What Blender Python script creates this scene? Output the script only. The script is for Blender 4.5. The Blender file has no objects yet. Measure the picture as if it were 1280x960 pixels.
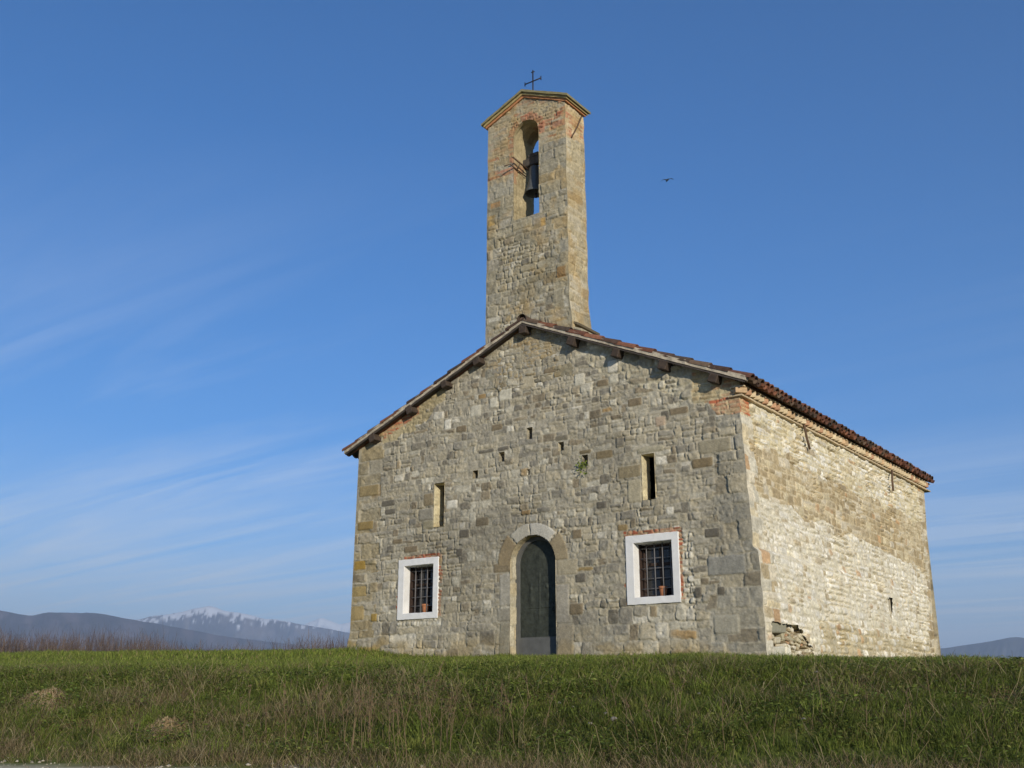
import bpy, bmesh, math, random
import numpy as np
from mathutils import Vector, Matrix

# ------------------------------------------------------------------ camera, light, exposure
C = bpy.context.scene.collection
scn = bpy.context.scene
PITCH, YAW, FPX = .295, -.632, 1300.0
CAM = np.array([14.779, -14.963, -.938])
SUN_AZ, SUN_EL = 55.0, 16.0          # degrees from the facade's normal towards +x, and above the horizon

cam = bpy.data.cameras.new('camera'); camo = bpy.data.objects.new('camera', cam); C.objects.link(camo)
camo.location = CAM; camo.rotation_euler = (math.pi/2 + PITCH, 0, -YAW)
cam.sensor_width = 36; cam.lens = FPX/1280*36
cam.clip_start = .1; cam.clip_end = 90000
scn.camera = camo

sd = np.array([math.sin(math.radians(SUN_AZ))*math.cos(math.radians(SUN_EL)),
               -math.cos(math.radians(SUN_AZ))*math.cos(math.radians(SUN_EL)), math.sin(math.radians(SUN_EL))])
sun = bpy.data.lights.new('sun', 'SUN'); sun.energy = 5.0; sun.angle = math.radians(.5); sun.color = (1, .92, .79)
suno = bpy.data.objects.new('sun', sun); C.objects.link(suno)
suno.rotation_euler = Vector(-sd).to_track_quat('-Z', 'Y').to_euler()

w = bpy.data.worlds.new('World'); scn.world = w; w.use_nodes = True
nt = w.node_tree; nt.nodes.clear()
def N(tree, typ, **kw):
    n = tree.nodes.new(typ)
    for k, v in kw.items():
        if k.startswith('i_'):
            key = k[2:]; key = int(key) if key.isdigit() else key
            n.inputs[key].default_value = v
        else: setattr(n, k, v)
    return n
sky = N(nt, 'ShaderNodeTexSky', sky_type='NISHITA', sun_disc=False)
sky.sun_elevation = math.radians(SUN_EL); sky.sun_rotation = math.atan2(sd[0], sd[1])
sky.altitude = 300; sky.air_density = .9; sky.dust_density = .4; sky.ozone_density = 6
bg = N(nt, 'ShaderNodeBackground', i_Strength=.13)
out = N(nt, 'ShaderNodeOutputWorld')
L = nt.links.new
# thin cirrus: noise on a flat layer high above the camera
tc = N(nt, 'ShaderNodeTexCoord'); sep = N(nt, 'ShaderNodeSeparateXYZ'); L(tc.outputs['Generated'], sep.inputs[0])
zz = N(nt, 'ShaderNodeMath', operation='MAXIMUM', i_1=.02); L(sep.outputs[2], zz.inputs[0])
za = N(nt, 'ShaderNodeMath', operation='ADD', i_1=.06); L(zz.outputs[0], za.inputs[0])
dx = N(nt, 'ShaderNodeMath', operation='DIVIDE'); L(sep.outputs[0], dx.inputs[0]); L(za.outputs[0], dx.inputs[1])
dy = N(nt, 'ShaderNodeMath', operation='DIVIDE'); L(sep.outputs[1], dy.inputs[0]); L(za.outputs[0], dy.inputs[1])
cmb = N(nt, 'ShaderNodeCombineXYZ'); L(dx.outputs[0], cmb.inputs[0]); L(dy.outputs[0], cmb.inputs[1])
mp = N(nt, 'ShaderNodeMapping'); mp.inputs['Rotation'].default_value = (0, 0, math.radians(30)); mp.inputs['Scale'].default_value = (.17, 1.5, 1)
mp.inputs['Location'].default_value = (7.3, 2.2, 0)
L(cmb.outputs[0], mp.inputs[0])
n1 = N(nt, 'ShaderNodeTexNoise', i_Scale=1.5, i_Detail=10, i_Roughness=.64, i_Distortion=.9); L(mp.outputs[0], n1.inputs['Vector'])
n2 = N(nt, 'ShaderNodeTexNoise', i_Scale=.35, i_Detail=2); L(cmb.outputs[0], n2.inputs['Vector'])
r1 = N(nt, 'ShaderNodeMapRange', i_1=.44, i_2=.82); L(n1.outputs[0], r1.inputs[0])
r2 = N(nt, 'ShaderNodeMapRange', i_1=.38, i_2=.66); L(n2.outputs[0], r2.inputs[0])
r3 = N(nt, 'ShaderNodeMapRange', i_1=.50, i_2=.08, i_4=.58); L(sep.outputs[2], r3.inputs[0])
m1 = N(nt, 'ShaderNodeMath', operation='MULTIPLY'); L(r1.outputs[0], m1.inputs[0]); L(r2.outputs[0], m1.inputs[1])
m2 = N(nt, 'ShaderNodeMath', operation='MULTIPLY'); L(m1.outputs[0], m2.inputs[0]); L(r3.outputs[0], m2.inputs[1])
v1 = N(nt, 'ShaderNodeMapRange', i_1=.24, i_2=.03, i_3=0, i_4=.52); L(sep.outputs[2], v1.inputs[0])      # thin veil low over the plain
v2 = N(nt, 'ShaderNodeMapRange', i_1=.34, i_2=.60, i_3=.25, i_4=1.5); L(n1.outputs[0], v2.inputs[0])
v3 = N(nt, 'ShaderNodeMath', operation='MULTIPLY'); L(v1.outputs[0], v3.inputs[0]); L(v2.outputs[0], v3.inputs[1])
m3 = N(nt, 'ShaderNodeMath', operation='ADD', use_clamp=True); L(m2.outputs[0], m3.inputs[0]); L(v3.outputs[0], m3.inputs[1])
mx = N(nt, 'ShaderNodeMix', data_type='RGBA'); L(m3.outputs[0], mx.inputs[0]); hs = N(nt, 'ShaderNodeHueSaturation', i_Hue=.501, i_Saturation=1.14); L(sky.outputs[0], hs.inputs['Color']); L(hs.outputs[0], mx.inputs[6])
mx.inputs[7].default_value = (5.6, 6.0, 6.6, 1)
L(mx.outputs[2], bg.inputs[0]); L(bg.outputs[0], out.inputs[0])

vs = scn.view_settings; vs.view_transform = 'Standard'; vs.look = 'None'; vs.exposure = 0.24; vs.gamma = 1; vs.use_curve_mapping = False
scn.render.engine = 'CYCLES'
scn.cycles.max_bounces = 6; scn.cycles.diffuse_bounces = 3; scn.cycles.volume_bounces = 0
scn.cycles.use_denoising = True

# ------------------------------------------------------------------ helpers
def lin(r, g=None, b=None, k=1.0):
    if g is None: r, g, b = r
    f = lambda c: ((c/255+.055)/1.055)**2.4 if c > 10.31 else c/255/12.92
    return np.array([f(r)*k, f(g)*k, f(b)*k])
def obj(name, me, m=None, parent=None, **props):
    o = bpy.data.objects.new(name, me); C.objects.link(o)
    if m is not None: me.materials.append(m)
    if parent is not None: o.parent = parent
    for k, v in props.items(): o[k] = v
    return o
def empty(name, loc=(0, 0, 0), rz=0, **props):
    o = bpy.data.objects.new(name, None); C.objects.link(o); o.location = loc; o.rotation_euler = (0, 0, rz)
    o.empty_display_size = .1
    for k, v in props.items(): o[k] = v
    return o
def npmesh(name, v, f, col=None, smooth=True):
    """v (n,3); f (m,k) all polygons with k corners, or a list of such arrays"""
    fs = f if isinstance(f, list) else [f]
    fs = [np.asarray(a, np.int32) for a in fs if len(a)]
    me = bpy.data.meshes.new(name)
    v = np.asarray(v, np.float32)
    me.vertices.add(len(v)); me.vertices.foreach_set('co', v.ravel())
    li = np.concatenate([a.ravel() for a in fs]); tot = np.concatenate([np.full(len(a), a.shape[1], np.int32) for a in fs])
    st = np.concatenate([[0], np.cumsum(tot)[:-1]]).astype(np.int32)
    me.loops.add(len(li)); me.loops.foreach_set('vertex_index', li)
    me.polygons.add(len(tot)); me.polygons.foreach_set('loop_start', st)
    me.polygons.foreach_set('use_smooth', np.full(len(tot), smooth, bool))
    if col is not None:
        a = me.color_attributes.new('Col', 'FLOAT_COLOR', 'POINT')
        c4 = np.ones((len(v), 4), np.float32); c4[:, :3] = col; a.data.foreach_set('color', c4.ravel())
    me.update(calc_edges=True); me.validate()
    return me

def vn(x, y, seed=0):
    """smooth value noise 0..1"""
    xi = np.floor(x).astype(np.int64); yi = np.floor(y).astype(np.int64); fx = x-xi; fy = y-yi
    fx = fx*fx*(3-2*fx); fy = fy*fy*(3-2*fy)
    def h(a, b):
        n = (a*374761393 + b*668265263 + seed*1442695041) & 0xffffffff
        n = ((n ^ (n >> 13))*1274126177) & 0xffffffff
        n = ((n ^ (n >> 16))*2246822519) & 0xffffffff
        return ((n ^ (n >> 15)) & 0xffff)/65535.
    return (h(xi, yi)*(1-fx)+h(xi+1, yi)*fx)*(1-fy) + (h(xi, yi+1)*(1-fx)+h(xi+1, yi+1)*fx)*fy
def fbm(x, y, seed=0, o=4):
    s = 0; a = .5; t = 0
    for i in range(o):
        s = s+a*vn(x*2**i+i*17.3, y*2**i+i*9.1, seed+i); t += a; a *= .5
    return s/t
def ss(a, b, x):
    t = np.clip((x-a)/(b-a), 0, 1); return t*t*(3-2*t)
def rnd(ids, seed):
    return np.random.default_rng(seed).random(8192)[ids.astype(np.int64) % 8192]

def material(name, color=None, rough=.9, noise=.25, nscale=40, bump=.3, bscale=90, metallic=0, spec=.3, transl=0, use_col=False, dist=.01):
    m = bpy.data.materials.new(name); m.use_nodes = True; t = m.node_tree; l = t.links.new
    b = t.nodes['Principled BSDF']; b.inputs['Roughness'].default_value = rough; b.inputs['Metallic'].default_value = metallic
    b.inputs['Specular IOR Level'].default_value = spec
    if use_col:
        a = N(t, 'ShaderNodeAttribute', attribute_name='Col'); src = a.outputs['Color']
    else:
        a = N(t, 'ShaderNodeRGB'); a.outputs[0].default_value = (*color, 1); src = a.outputs[0]
    tcn = N(t, 'ShaderNodeTexCoord')
    if noise > 0:
        nn = N(t, 'ShaderNodeTexNoise', i_Scale=nscale, i_Detail=5, i_Roughness=.6); l(tcn.outputs['Object'], nn.inputs['Vector'])
        mr = N(t, 'ShaderNodeMapRange', i_1=.25, i_2=.75, i_3=1-noise, i_4=1+noise); l(nn.outputs[0], mr.inputs[0])
        mm = N(t, 'ShaderNodeMix', data_type='RGBA', blend_type='MULTIPLY'); mm.inputs[0].default_value = 1
        l(src, mm.inputs[6]); l(mr.outputs[0], mm.inputs[7]); src = mm.outputs[2]
    l(src, b.inputs['Base Color'])
    if bump > 0:
        nb = N(t, 'ShaderNodeTexNoise', i_Scale=bscale, i_Detail=4); l(tcn.outputs['Object'], nb.inputs['Vector'])
        bp = N(t, 'ShaderNodeBump', i_Strength=bump, i_Distance=dist); l(nb.outputs[0], bp.inputs['Height']); l(bp.outputs[0], b.inputs['Normal'])
    if transl > 0:
        tr = N(t, 'ShaderNodeBsdfTranslucent'); l(src, tr.inputs[0])
        ms = N(t, 'ShaderNodeMixShader', i_0=transl); l(b.outputs[0], ms.inputs[1]); l(tr.outputs[0], ms.inputs[2])
        l(ms.outputs[0], t.nodes['Material Output'].inputs[0])
    return m

M_STONE = material('rubble_stone', use_col=True, rough=.95, noise=.22, nscale=28, bump=.55, bscale=55, spec=.15, dist=.012)
M_PLASTER = material('white_limewash', color=(.77, .75, .70), rough=.9, noise=.10, nscale=5, bump=.15, bscale=40)
M_IRON = material('black_iron', color=(.055, .05, .048), rough=.55, noise=.3, nscale=50, bump=.2, metallic=.6)
M_GRILLE = material('grey_painted_iron', color=(.16, .15, .145), rough=.5, noise=.25, nscale=50, bump=.15)
M_RUST = material('rusty_iron', color=(.12, .075, .045), rough=.8, noise=.4, nscale=30, bump=.3)
M_WOOD = material('old_dark_wood', color=(.062, .044, .031), rough=.85, noise=.45, nscale=14, bump=.6, bscale=35)
M_YOKE = material('weathered_grey_wood', color=(.075, .065, .055), rough=.9, noise=.4, nscale=14, bump=.5, bscale=30)
M_PLANK = material('grey_brown_planks', color=(.075, .06, .05), rough=.9, noise=.35, nscale=10, bump=.4, bscale=40)
M_TILE = material('old_clay_tile', use_col=True, rough=.9, noise=.35, nscale=18, bump=.4, bscale=50, spec=.2)
M_BRICK = material('pale_brick', use_col=True, rough=.92, noise=.25, nscale=25, bump=.4, bscale=60, spec=.2)
M_MORTAR = material('cream_mortar', color=(.47, .40, .29), rough=.95, noise=.5, nscale=9, bump=.8, bscale=40)
M_BRONZE = material('dark_bronze', color=(.046, .051, .039), rough=.75, noise=.4, nscale=12, bump=.5, bscale=25, metallic=.1, spec=.25)
M_DOORFRAME = material('grey_metal', color=(.115, .115, .106), rough=.75, noise=.2, nscale=8, bump=.15, spec=.25)
M_GLASS = material('dark_window_glass', color=(.012, .013, .015), rough=.12, noise=0, bump=0, spec=.5)
M_CASE = material('brown_window_wood', color=(.045, .028, .02), rough=.7, noise=.3, nscale=20, bump=.2)
M_TERRA = material('terracotta', color=(.42, .17, .075), rough=.85, noise=.15, nscale=30, bump=.15)
M_BELL = material('bell_bronze', color=(.11, .115, .11), rough=.5, noise=.3, nscale=18, bump=.15, metallic=.3)
M_GRASS = material('grass_blades', use_col=True, rough=.7, noise=0, bump=0, spec=.15, transl=.38)
M_DRY = material('dry_straw', use_col=True, rough=.8, noise=0, bump=0, spec=.15, transl=.15)
M_TWIG = material('bare_twigs', use_col=True, rough=.9, noise=0, bump=0, spec=.1)
M_PALE = material('pale_pebble', color=(.5, .47, .41), rough=.9, noise=.3, nscale=30, bump=.4)

class MB:
    """collects simple solids into one mesh"""
    def __init__(s): s.v = []; s.f3 = []; s.f4 = []; s.c = []; s.n = 0
    def add(s, v, f, col=(.5, .5, .5)):
        v = np.asarray(v, float); f = np.asarray(f, int)
        s.v.append(v); s.c.append(np.broadcast_to(np.asarray(col, float), (len(v), 3)))
        (s.f4 if f.shape[1] == 4 else s.f3).append(f+s.n); s.n += len(v)
    def box(s, c, size, M=None, col=(.5, .5, .5), bev=0., jit=0., rng=None):
        h = np.array(size)/2
        if bev <= 0:
            v = np.array([[x, y, z] for x in (-1, 1) for y in (-1, 1) for z in (-1, 1)], float)*h
            f = [[0, 1, 3, 2], [4, 6, 7, 5], [0, 4, 5, 1], [2, 3, 7, 6], [0, 2, 6, 4], [1, 5, 7, 3]]
            if jit and rng is not None: v += rng.uniform(-jit, jit, v.shape)
            tri = []
        else:
            v = []; idx = {}
            for x in (-1, 1):
                for y in (-1, 1):
                    for z in (-1, 1):
                        for ax in range(3):
                            p = np.array([x, y, z])*(h-bev); p[ax] = [x, y, z][ax]*h[ax]
                            idx[(x, y, z, ax)] = len(v); v.append(p)
            v = np.array(v); f = []; tri = []
            if jit and rng is not None:
                for g in range(8): v[g*3:g*3+3] += rng.uniform(-jit, jit, 3)
            def orient(q):
                p = v[q]; n = np.cross(p[1]-p[0], p[2]-p[0])
                return q if n @ p.mean(0) > 0 else q[::-1]
            for ax in range(3):
                o1, o2 = [a for a in range(3) if a != ax]
                for sg in (-1, 1):
                    q = []
                    for a, b in ((-1, -1), (1, -1), (1, 1), (-1, 1)):
                        k = [0, 0, 0]; k[ax] = sg; k[o1] = a; k[o2] = b; q.append(idx[(*k, ax)])
                    f.append(orient(q))
                for a in (-1, 1):
                    for b in (-1, 1):
                        q = []
                        k0 = [0, 0, 0]; k0[o1] = a; k0[o2] = b
                        for sg, which in ((-1, o1), (1, o1), (1, o2), (-1, o2)):
                            k = list(k0); k[ax] = sg; q.append(idx[(*k, which)])
                        f.append(orient(q))
            for x in (-1, 1):
                for y in (-1, 1):
                    for z in (-1, 1): tri.append(orient([idx[(x, y, z, a)] for a in range(3)]))
        if M is not None: v = v @ np.array(M).T
        n0 = s.n
        s.add(v+np.array(c), f, col)
        if len(tri): s.f3.append(np.array(tri)+n0)
    def tube(s, pts, r, n=6, col=(.5, .5, .5), cap=True):
        pts = np.asarray(pts, float); r = np.broadcast_to(np.asarray(r, float), (len(pts),))
        d = np.gradient(pts, axis=0); d /= np.linalg.norm(d, axis=1)[:, None]+1e-12
        up = np.array([0, 0, 1.]) if abs(d[0][2]) < .9 else np.array([1., 0, 0])
        v = []
        for p, t, rr in zip(pts, d, r):
            a = np.cross(t, up); a /= np.linalg.norm(a)+1e-12; b = np.cross(t, a)
            for k in range(n): v.append(p+rr*(a*math.cos(2*math.pi*k/n)+b*math.sin(2*math.pi*k/n)))
        f = []
        for i in range(len(pts)-1):
            for k in range(n): f.append([i*n+k, i*n+(k+1) % n, (i+1)*n+(k+1) % n, (i+1)*n+k])
        n0 = s.n
        if cap:
            v += [pts[0], pts[-1]]; m = len(v)
        s.add(v, f, col)
        if cap:
            t = [[(k+1) % n, k, m-2] for k in range(n)]+[[(len(pts)-1)*n+k, (len(pts)-1)*n+(k+1) % n, m-1] for k in range(n)]
            s.f3.append(np.array(t)+n0)
    def lathe(s, prof, c=(0, 0, 0), n=24, col=(.5, .5, .5)):
        v = [[r*math.cos(2*math.pi*k/n), r*math.sin(2*math.pi*k/n), z] for r, z in prof for k in range(n)]
        f = [[i*n+k, i*n+(k+1) % n, (i+1)*n+(k+1) % n, (i+1)*n+k] for i in range(len(prof)-1) for k in range(n)]
        s.add(np.array(v)+np.array(c), f, col)
    def rock(s, c, r, rng, col):
        bm = bmesh.new(); bmesh.ops.create_icosphere(bm, subdivisions=2, radius=1)
        v = np.array([x.co[:] for x in bm.verts]); f = np.array([[x.index for x in p.verts] for p in bm.faces]); bm.free()
        k = rng.normal(size=(5, 3)); k /= np.linalg.norm(k, axis=1)[:, None]
        for q in k: v -= np.clip((v@q)-rng.uniform(.5, .8), 0, 1)[:, None]*q
        s.add(v*np.array(r)+np.array(c), f, col)
    def mesh(s, name, smooth=False):
        fs = []
        if s.f4: fs.append(np.concatenate(s.f4))
        if s.f3: fs.append(np.concatenate(s.f3))
        return npmesh(name, np.concatenate(s.v), fs, np.concatenate(s.c), smooth)
    def build(s, name, m, parent=None, smooth=False, **props): return obj(name, s.mesh(name, smooth), m, parent, **props)

def rz(a): c, s = math.cos(a), math.sin(a); return np.array([[c, -s, 0], [s, c, 0], [0, 0, 1]])
def ry(a): c, s = math.cos(a), math.sin(a); return np.array([[c, 0, s], [0, 1, 0], [-s, 0, c]])
def rx(a): c, s = math.cos(a), math.sin(a); return np.array([[1, 0, 0], [0, c, -s], [0, s, c]])

# ------------------------------------------------------------------ ground shape
FW = np.array([math.sin(YAW), math.cos(YAW)]); RT = np.array([math.cos(YAW), -math.sin(YAW)])
def ts_of(x, y): dx_, dy_ = x-CAM[0], y-CAM[1]; return dx_*FW[0]+dy_*FW[1], dx_*RT[0]+dy_*RT[1]
def xy_of(t, s): return CAM[0]+t*FW[0]+s*RT[0], CAM[1]+t*FW[1]+s*RT[1]
QX = [-40, -1, 5, 8.6, 9.0, 9.5, 10.2, 11.0, 11.8, 12.6, 14, 16.9, 18.4, 19.9, 26.5, 40, 120]
QZ = [-2.55, -2.55, -1.92, -1.53, -1.49, -1.38, -1.13, -.90, -.70, -.60, -.50, -.36, -.28, -.20, -.01, .05, .0]
def ground_z(x, y):
    t, s = ts_of(x, y)
    q = t+.3*s+.5*(fbm(s*.35+40, t*.2, 3, 2)-.5)
    z = np.interp(q, QX, QZ)
    z = z-np.clip(s-2.5, 0, 7)*.047*ss(13, 16, q)
    z = z+.16*ss(-1.2, -3.4, s)*ss(17.8, 19.8, q)*ss(45, 30, q)
    near = np.exp(-np.maximum(np.abs(t-12)-14, 0)/10)
    bank = ss(8.8, 9.6, q)*(1-ss(11.8, 13.2, q))
    z = z+near*((fbm(x*.5, y*.5, 11, 3)-.5)*.10*(1-.7*ss(13, 15, q)) + (fbm(x*2.3, y*2.3, 12, 3)-.5)*.05 + bank*(fbm(x*1.6, y*1.6, 13, 3)-.5)*.16)
    far = np.maximum(t-60, 0)
    return z-np.minimum(far*.002, 8)

# ------------------------------------------------------------------ masonry
def coursed(U, V, seed, h, wd, hv=.35, wv=.5, mort=.007, warp=.035, corner=.35, split=.15, slant=0.):
    """lay rough courses over the (U,V) grid; returns inside distance, stone id, local coords"""
    rng = np.random.default_rng(seed)
    Uw = U+warp*(fbm(U*1.1, V*1.1, seed, 3)-.5)*2+.012*(vn(U*9, V*9, seed+5)-.5)*2
    Vw = V+warp*1.3*(fbm(U*.9+7, V*.9, seed+9, 3)-.5)*2+.010*(vn(U*8, V*8, seed+6)-.5)*2
    lo, hi = Vw.min()-.6, Vw.max()+.6
    nk = int((hi-lo)/h*1.6)+3
    vb = lo+np.concatenate([[0], np.cumsum(h*(1+hv*rng.uniform(-1, 1, nk)))])
    k = np.clip(np.searchsorted(vb, Vw.ravel())-1, 0, nk-1).reshape(U.shape)
    ulo, uhi = Uw.min()-2, Uw.max()+2
    nj = int((uhi-ulo)/wd*1.8)+4
    u0 = np.zeros(U.shape); u1 = np.ones(U.shape); j = np.zeros(U.shape, np.int64)
    Us = Uw+slant*(Vw-vb[k])
    for kk in np.unique(k):
        m = k == kk
        r = np.random.default_rng(seed*1000+int(kk))
        ww = wd*(.75+.5*(vb[kk+1]-vb[kk])/h*.5)*np.exp(wv*r.normal(size=nj)*.8).clip(.35, 2.6)
        ub = ulo-r.uniform(0, wd)+np.concatenate([[0], np.cumsum(ww)])
        jj = np.clip(np.searchsorted(ub, Us[m])-1, 0, nj-1); j[m] = jj; u0[m] = ub[jj]; u1[m] = ub[jj+1]
    ids = k.astype(np.int64)*nj+j
    v0 = vb[k]; v1 = vb[k+1]
    sp = rnd(ids, seed+1) < split*np.clip((v1-v0)/h, .3, 2)*np.clip((u1-u0)/wd, .3, 1.5)
    mid = v0+(v1-v0)*(.36+.28*rnd(ids, seed+2))
    up = Vw > mid
    v0n = np.where(sp & up, mid, v0); v1n = np.where(sp & ~up, mid, v1)
    ids = ids*2+(sp & up)
    uc = (u0+u1)/2; vc = (v0n+v1n)/2; hw = (u1-u0)/2; hh = (v1n-v0n)/2
    mo = mort*(.5+1.6*rnd(ids, seed+3)**2)
    hw = np.maximum(hw-mo, .012); hh = np.maximum(hh-mo, .012)
    rad = np.minimum(hw, hh)*np.clip(corner*(.4+1.2*rnd(ids, seed+4)), 0, .95)
    du = Us-uc; dv = Vw-vc
    # small rotation of each stone
    ang = (rnd(ids, seed+7)-.5)*.12; du, dv = du+ang*dv, dv-ang*du
    qx = np.abs(du)-hw+rad; qy = np.abs(dv)-hh+rad
    d = rad-(np.hypot(np.maximum(qx, 0), np.maximum(qy, 0))+np.minimum(np.maximum(qx, qy), 0))
    d = d+.007*(vn(U*26, V*26, seed+8)-.5)+.016*(fbm(U*9, V*9, seed+12, 2)-.5)
    return d, ids, du, dv
def relief(d, ids, du, dv, seed, bulge=.014, edge=.018, tilt=.12, off=.007, mdep=.012, U=None, V=None):
    p = np.clip(d/edge, 0, 1); p = 1-(1-p)**2
    hgt = p*bulge*.52*(.2+1.6*rnd(ids, seed+21)) + off*(rnd(ids, seed+22)-.5)*2*ss(0, .008, d) \
        + ss(0, .01, d)*tilt*((rnd(ids, seed+23)-.5)*du+(rnd(ids, seed+24)-.5)*dv)
    if U is not None:
        jn = ss(.35, .75, fbm(U*1.7, V*1.7, seed+25, 3))       # joints open here, filled flush there
        hgt = hgt-(1-ss(-.004, .006, d))*mdep*(-.1+2.0*jn**2)
        hgt = hgt+ss(0, .01, d)*.013*(fbm(U*17, V*17, seed+26, 4)-.5)*2
        hgt = hgt+(1-ss(0, .01, d))*.010*(vn(U*24, V*24, seed+27)-.5)*2
    if U is not None: hgt = hgt-.016*ss(.80, .92, vn(U*31, V*31, seed+28))*ss(.42, .6, fbm(U*2, V*2, seed+29, 2))
    return hgt
def pick(ids, seed, pal):
    r = rnd(ids, seed); wts = np.cumsum([p[0] for p in pal]); wts = wts/wts[-1]
    idx = np.searchsorted(wts, r).clip(0, len(pal)-1)
    c = np.array([p[1] for p in pal])[idx]
    mean = sum(p[0]*np.array(p[1]) for p in pal)/sum(p[0] for p in pal)
    c = mean+(c-mean)*.74
    b = 1+.26*(rnd(ids, seed+1)-.5)
    return c*b[..., None]
def paint(d, ids, seed, pal, mortar, U, V, grain=.27):
    c = pick(ids, seed, pal)
    c = c*(1+grain*2*(fbm(U*11, V*11, seed+3, 4)-.5))[..., None]*(1+.34*(vn(U*42, V*42, seed+4)-.5))[..., None]
    m = np.array(mortar)*(1+.30*(fbm(U*3, V*3, seed+5, 3)-.5))[..., None]*(1+.25*(vn(U*40, V*40, seed+6)-.5))[..., None]
    smear = ss(.42, .68, fbm(U*2.9, V*2.9, seed+7, 4))*.60        # mortar smeared over some stone faces
    t = ss(-.003, .006, d)*(1-smear*(1-ss(.02, .05, d)*.6))
    return m+(c-m)*t[..., None]
def blend(mask, A, B):
    return A*(1-mask[..., None])+B*mask[..., None] if A.ndim == 3 else A*(1-mask)+B*mask
def grid_lines(a, b, step, snaps=()):
    g = np.linspace(a, b, int(round((b-a)/step))+1)
    for s_ in snaps:
        i = np.argmin(np.abs(g-s_))
        if 0 < i < len(g)-1: g[i] = s_
    return g
def grid_mesh(name, XYZ, col, keep=None, flip=False):
    n, m = XYZ.shape[:2]
    idx = np.arange(n*m).reshape(n, m)
    f = np.stack([idx[:-1, :-1], idx[1:, :-1], idx[1:, 1:], idx[:-1, 1:]], -1).reshape(-1, 4)
    if flip: f = f[:, ::-1]
    if keep is not None: f = f[keep.ravel()]
    used = np.zeros(n*m, bool); used[f.ravel()] = True
    mp_ = np.cumsum(used)-1
    return npmesh(name, XYZ.reshape(-1, 3)[used], mp_[f], col.reshape(-1, 3)[used], True)

GREY = lin(158, 150, 130); PALE = lin(196, 188, 164); BROWN = lin(134, 119, 92); DARK = lin(114, 107, 92); OCHRE = lin(163, 128, 70); BEIGE = lin(172, 160, 131)
SLATE = lin(138, 132, 117); WHITE = lin(214, 206, 184); BRICKC = lin(172, 92, 60); LICH = lin(184, 142, 50)
MORT_F = lin(170, 161, 137)
PAL_F = [(6, GREY), (5, BEIGE), (2.2, PALE), (1.3, BROWN), (1.6, DARK), (2, SLATE), (.12, OCHRE), (.7, WHITE)]
PAL_Q = [(4, lin(160, 146, 112)), (3, lin(150, 134, 98)), (3, GREY), (.4, OCHRE), (1, BROWN)]
PAL_QR = [(5, lin(158, 152, 134)), (3, lin(148, 141, 121)), (1, lin(134, 122, 98)), (1.2, BEIGE)]
WHT = lin(228, 222, 206); CREAM = lin(208, 197, 172); TAN = lin(172, 153, 116); ORNG = lin(184, 144, 100); MORT_S = lin(205, 196, 172)
PAL_S = [(7, WHT), (4, lin(216, 207, 180)), (2.4, CREAM), (1.0, TAN), (.8, lin(158, 140, 108)), (.22, ORNG)]
PAL_SB = [(3, TAN), (3, lin(162, 142, 106)), (2, CREAM), (1.2, lin(148, 132, 104)), (1.2, lin(206, 192, 156)), (.25, ORNG)]
PAL_T = [(4, lin(158, 148, 120)), (3, lin(150, 138, 106)), (3.2, GREY), (.9, lin(164, 142, 96)), (1.3, BROWN), (1.6, PALE), (1.0, DARK)]
MORT_T = lin(163, 153, 125)

# church dimensions
RX0, RX1, RIDX = -.34, 8.54, 4.19            # eaves and ridge
RYF, RYB = -.20, 9.95                       # verge lines front and back
RIDZ, EZL, EZR = 5.915, 4.02, 4.00          # tile-top heights at ridge and eaves
def roof_z(x): return np.where(x < RIDX, EZL+(x-RX0)/(RIDX-RX0)*(RIDZ-EZL)+.05*np.sin(np.pi*np.clip((x-RX0)/(RIDX-RX0), 0, 1)), RIDZ+(x-RIDX)/(RX1-RIDX)*(EZR-RIDZ))
LEN = 9.75
def xl(z): return -.07-.035*(1-np.clip(z/4, -.2, 1.05)) - .05*ss(.35, .05, z)
def xr(z): return 8.30+.115*np.clip(1-(z+.28)/4.15, -.1, 1)+.07*ss(1.32, 1.22, z)+.012*(vn(z*5.3, z*0, 77)-.5)*2
def xb(z): return 8.30+.045*z

# openings in the facade: (kind, x0, x1, z0, z1)
WIN_L = (1.29, 2.015, .62, 1.505); WIN_R = (6.30, 6.997, .644, 1.518)
DOOR = (3.79, 4.757, -.6, 1.36); DR = (DOOR[1]-DOOR[0])/2; DCX = (DOOR[0]+DOOR[1])/2
SLITS = [(1.985, 2.24, 2.19, 3.02), (6.50, 6.745, 2.21, 2.98)]
PUTS = [(4.155, 4.285, 3.58, 3.80), (3.525, 3.66, 3.25, 3.43), (2.92, 3.045, 3.01, 3.16), (4.84, 4.965, 3.27, 3.43), (5.33, 5.455, 2.93, 3.13), (4.16, 4.225, 2.93, 3.03)]
def put_depth(i): return [.14, .12, .15, .15, .16, .05][i]

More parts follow.
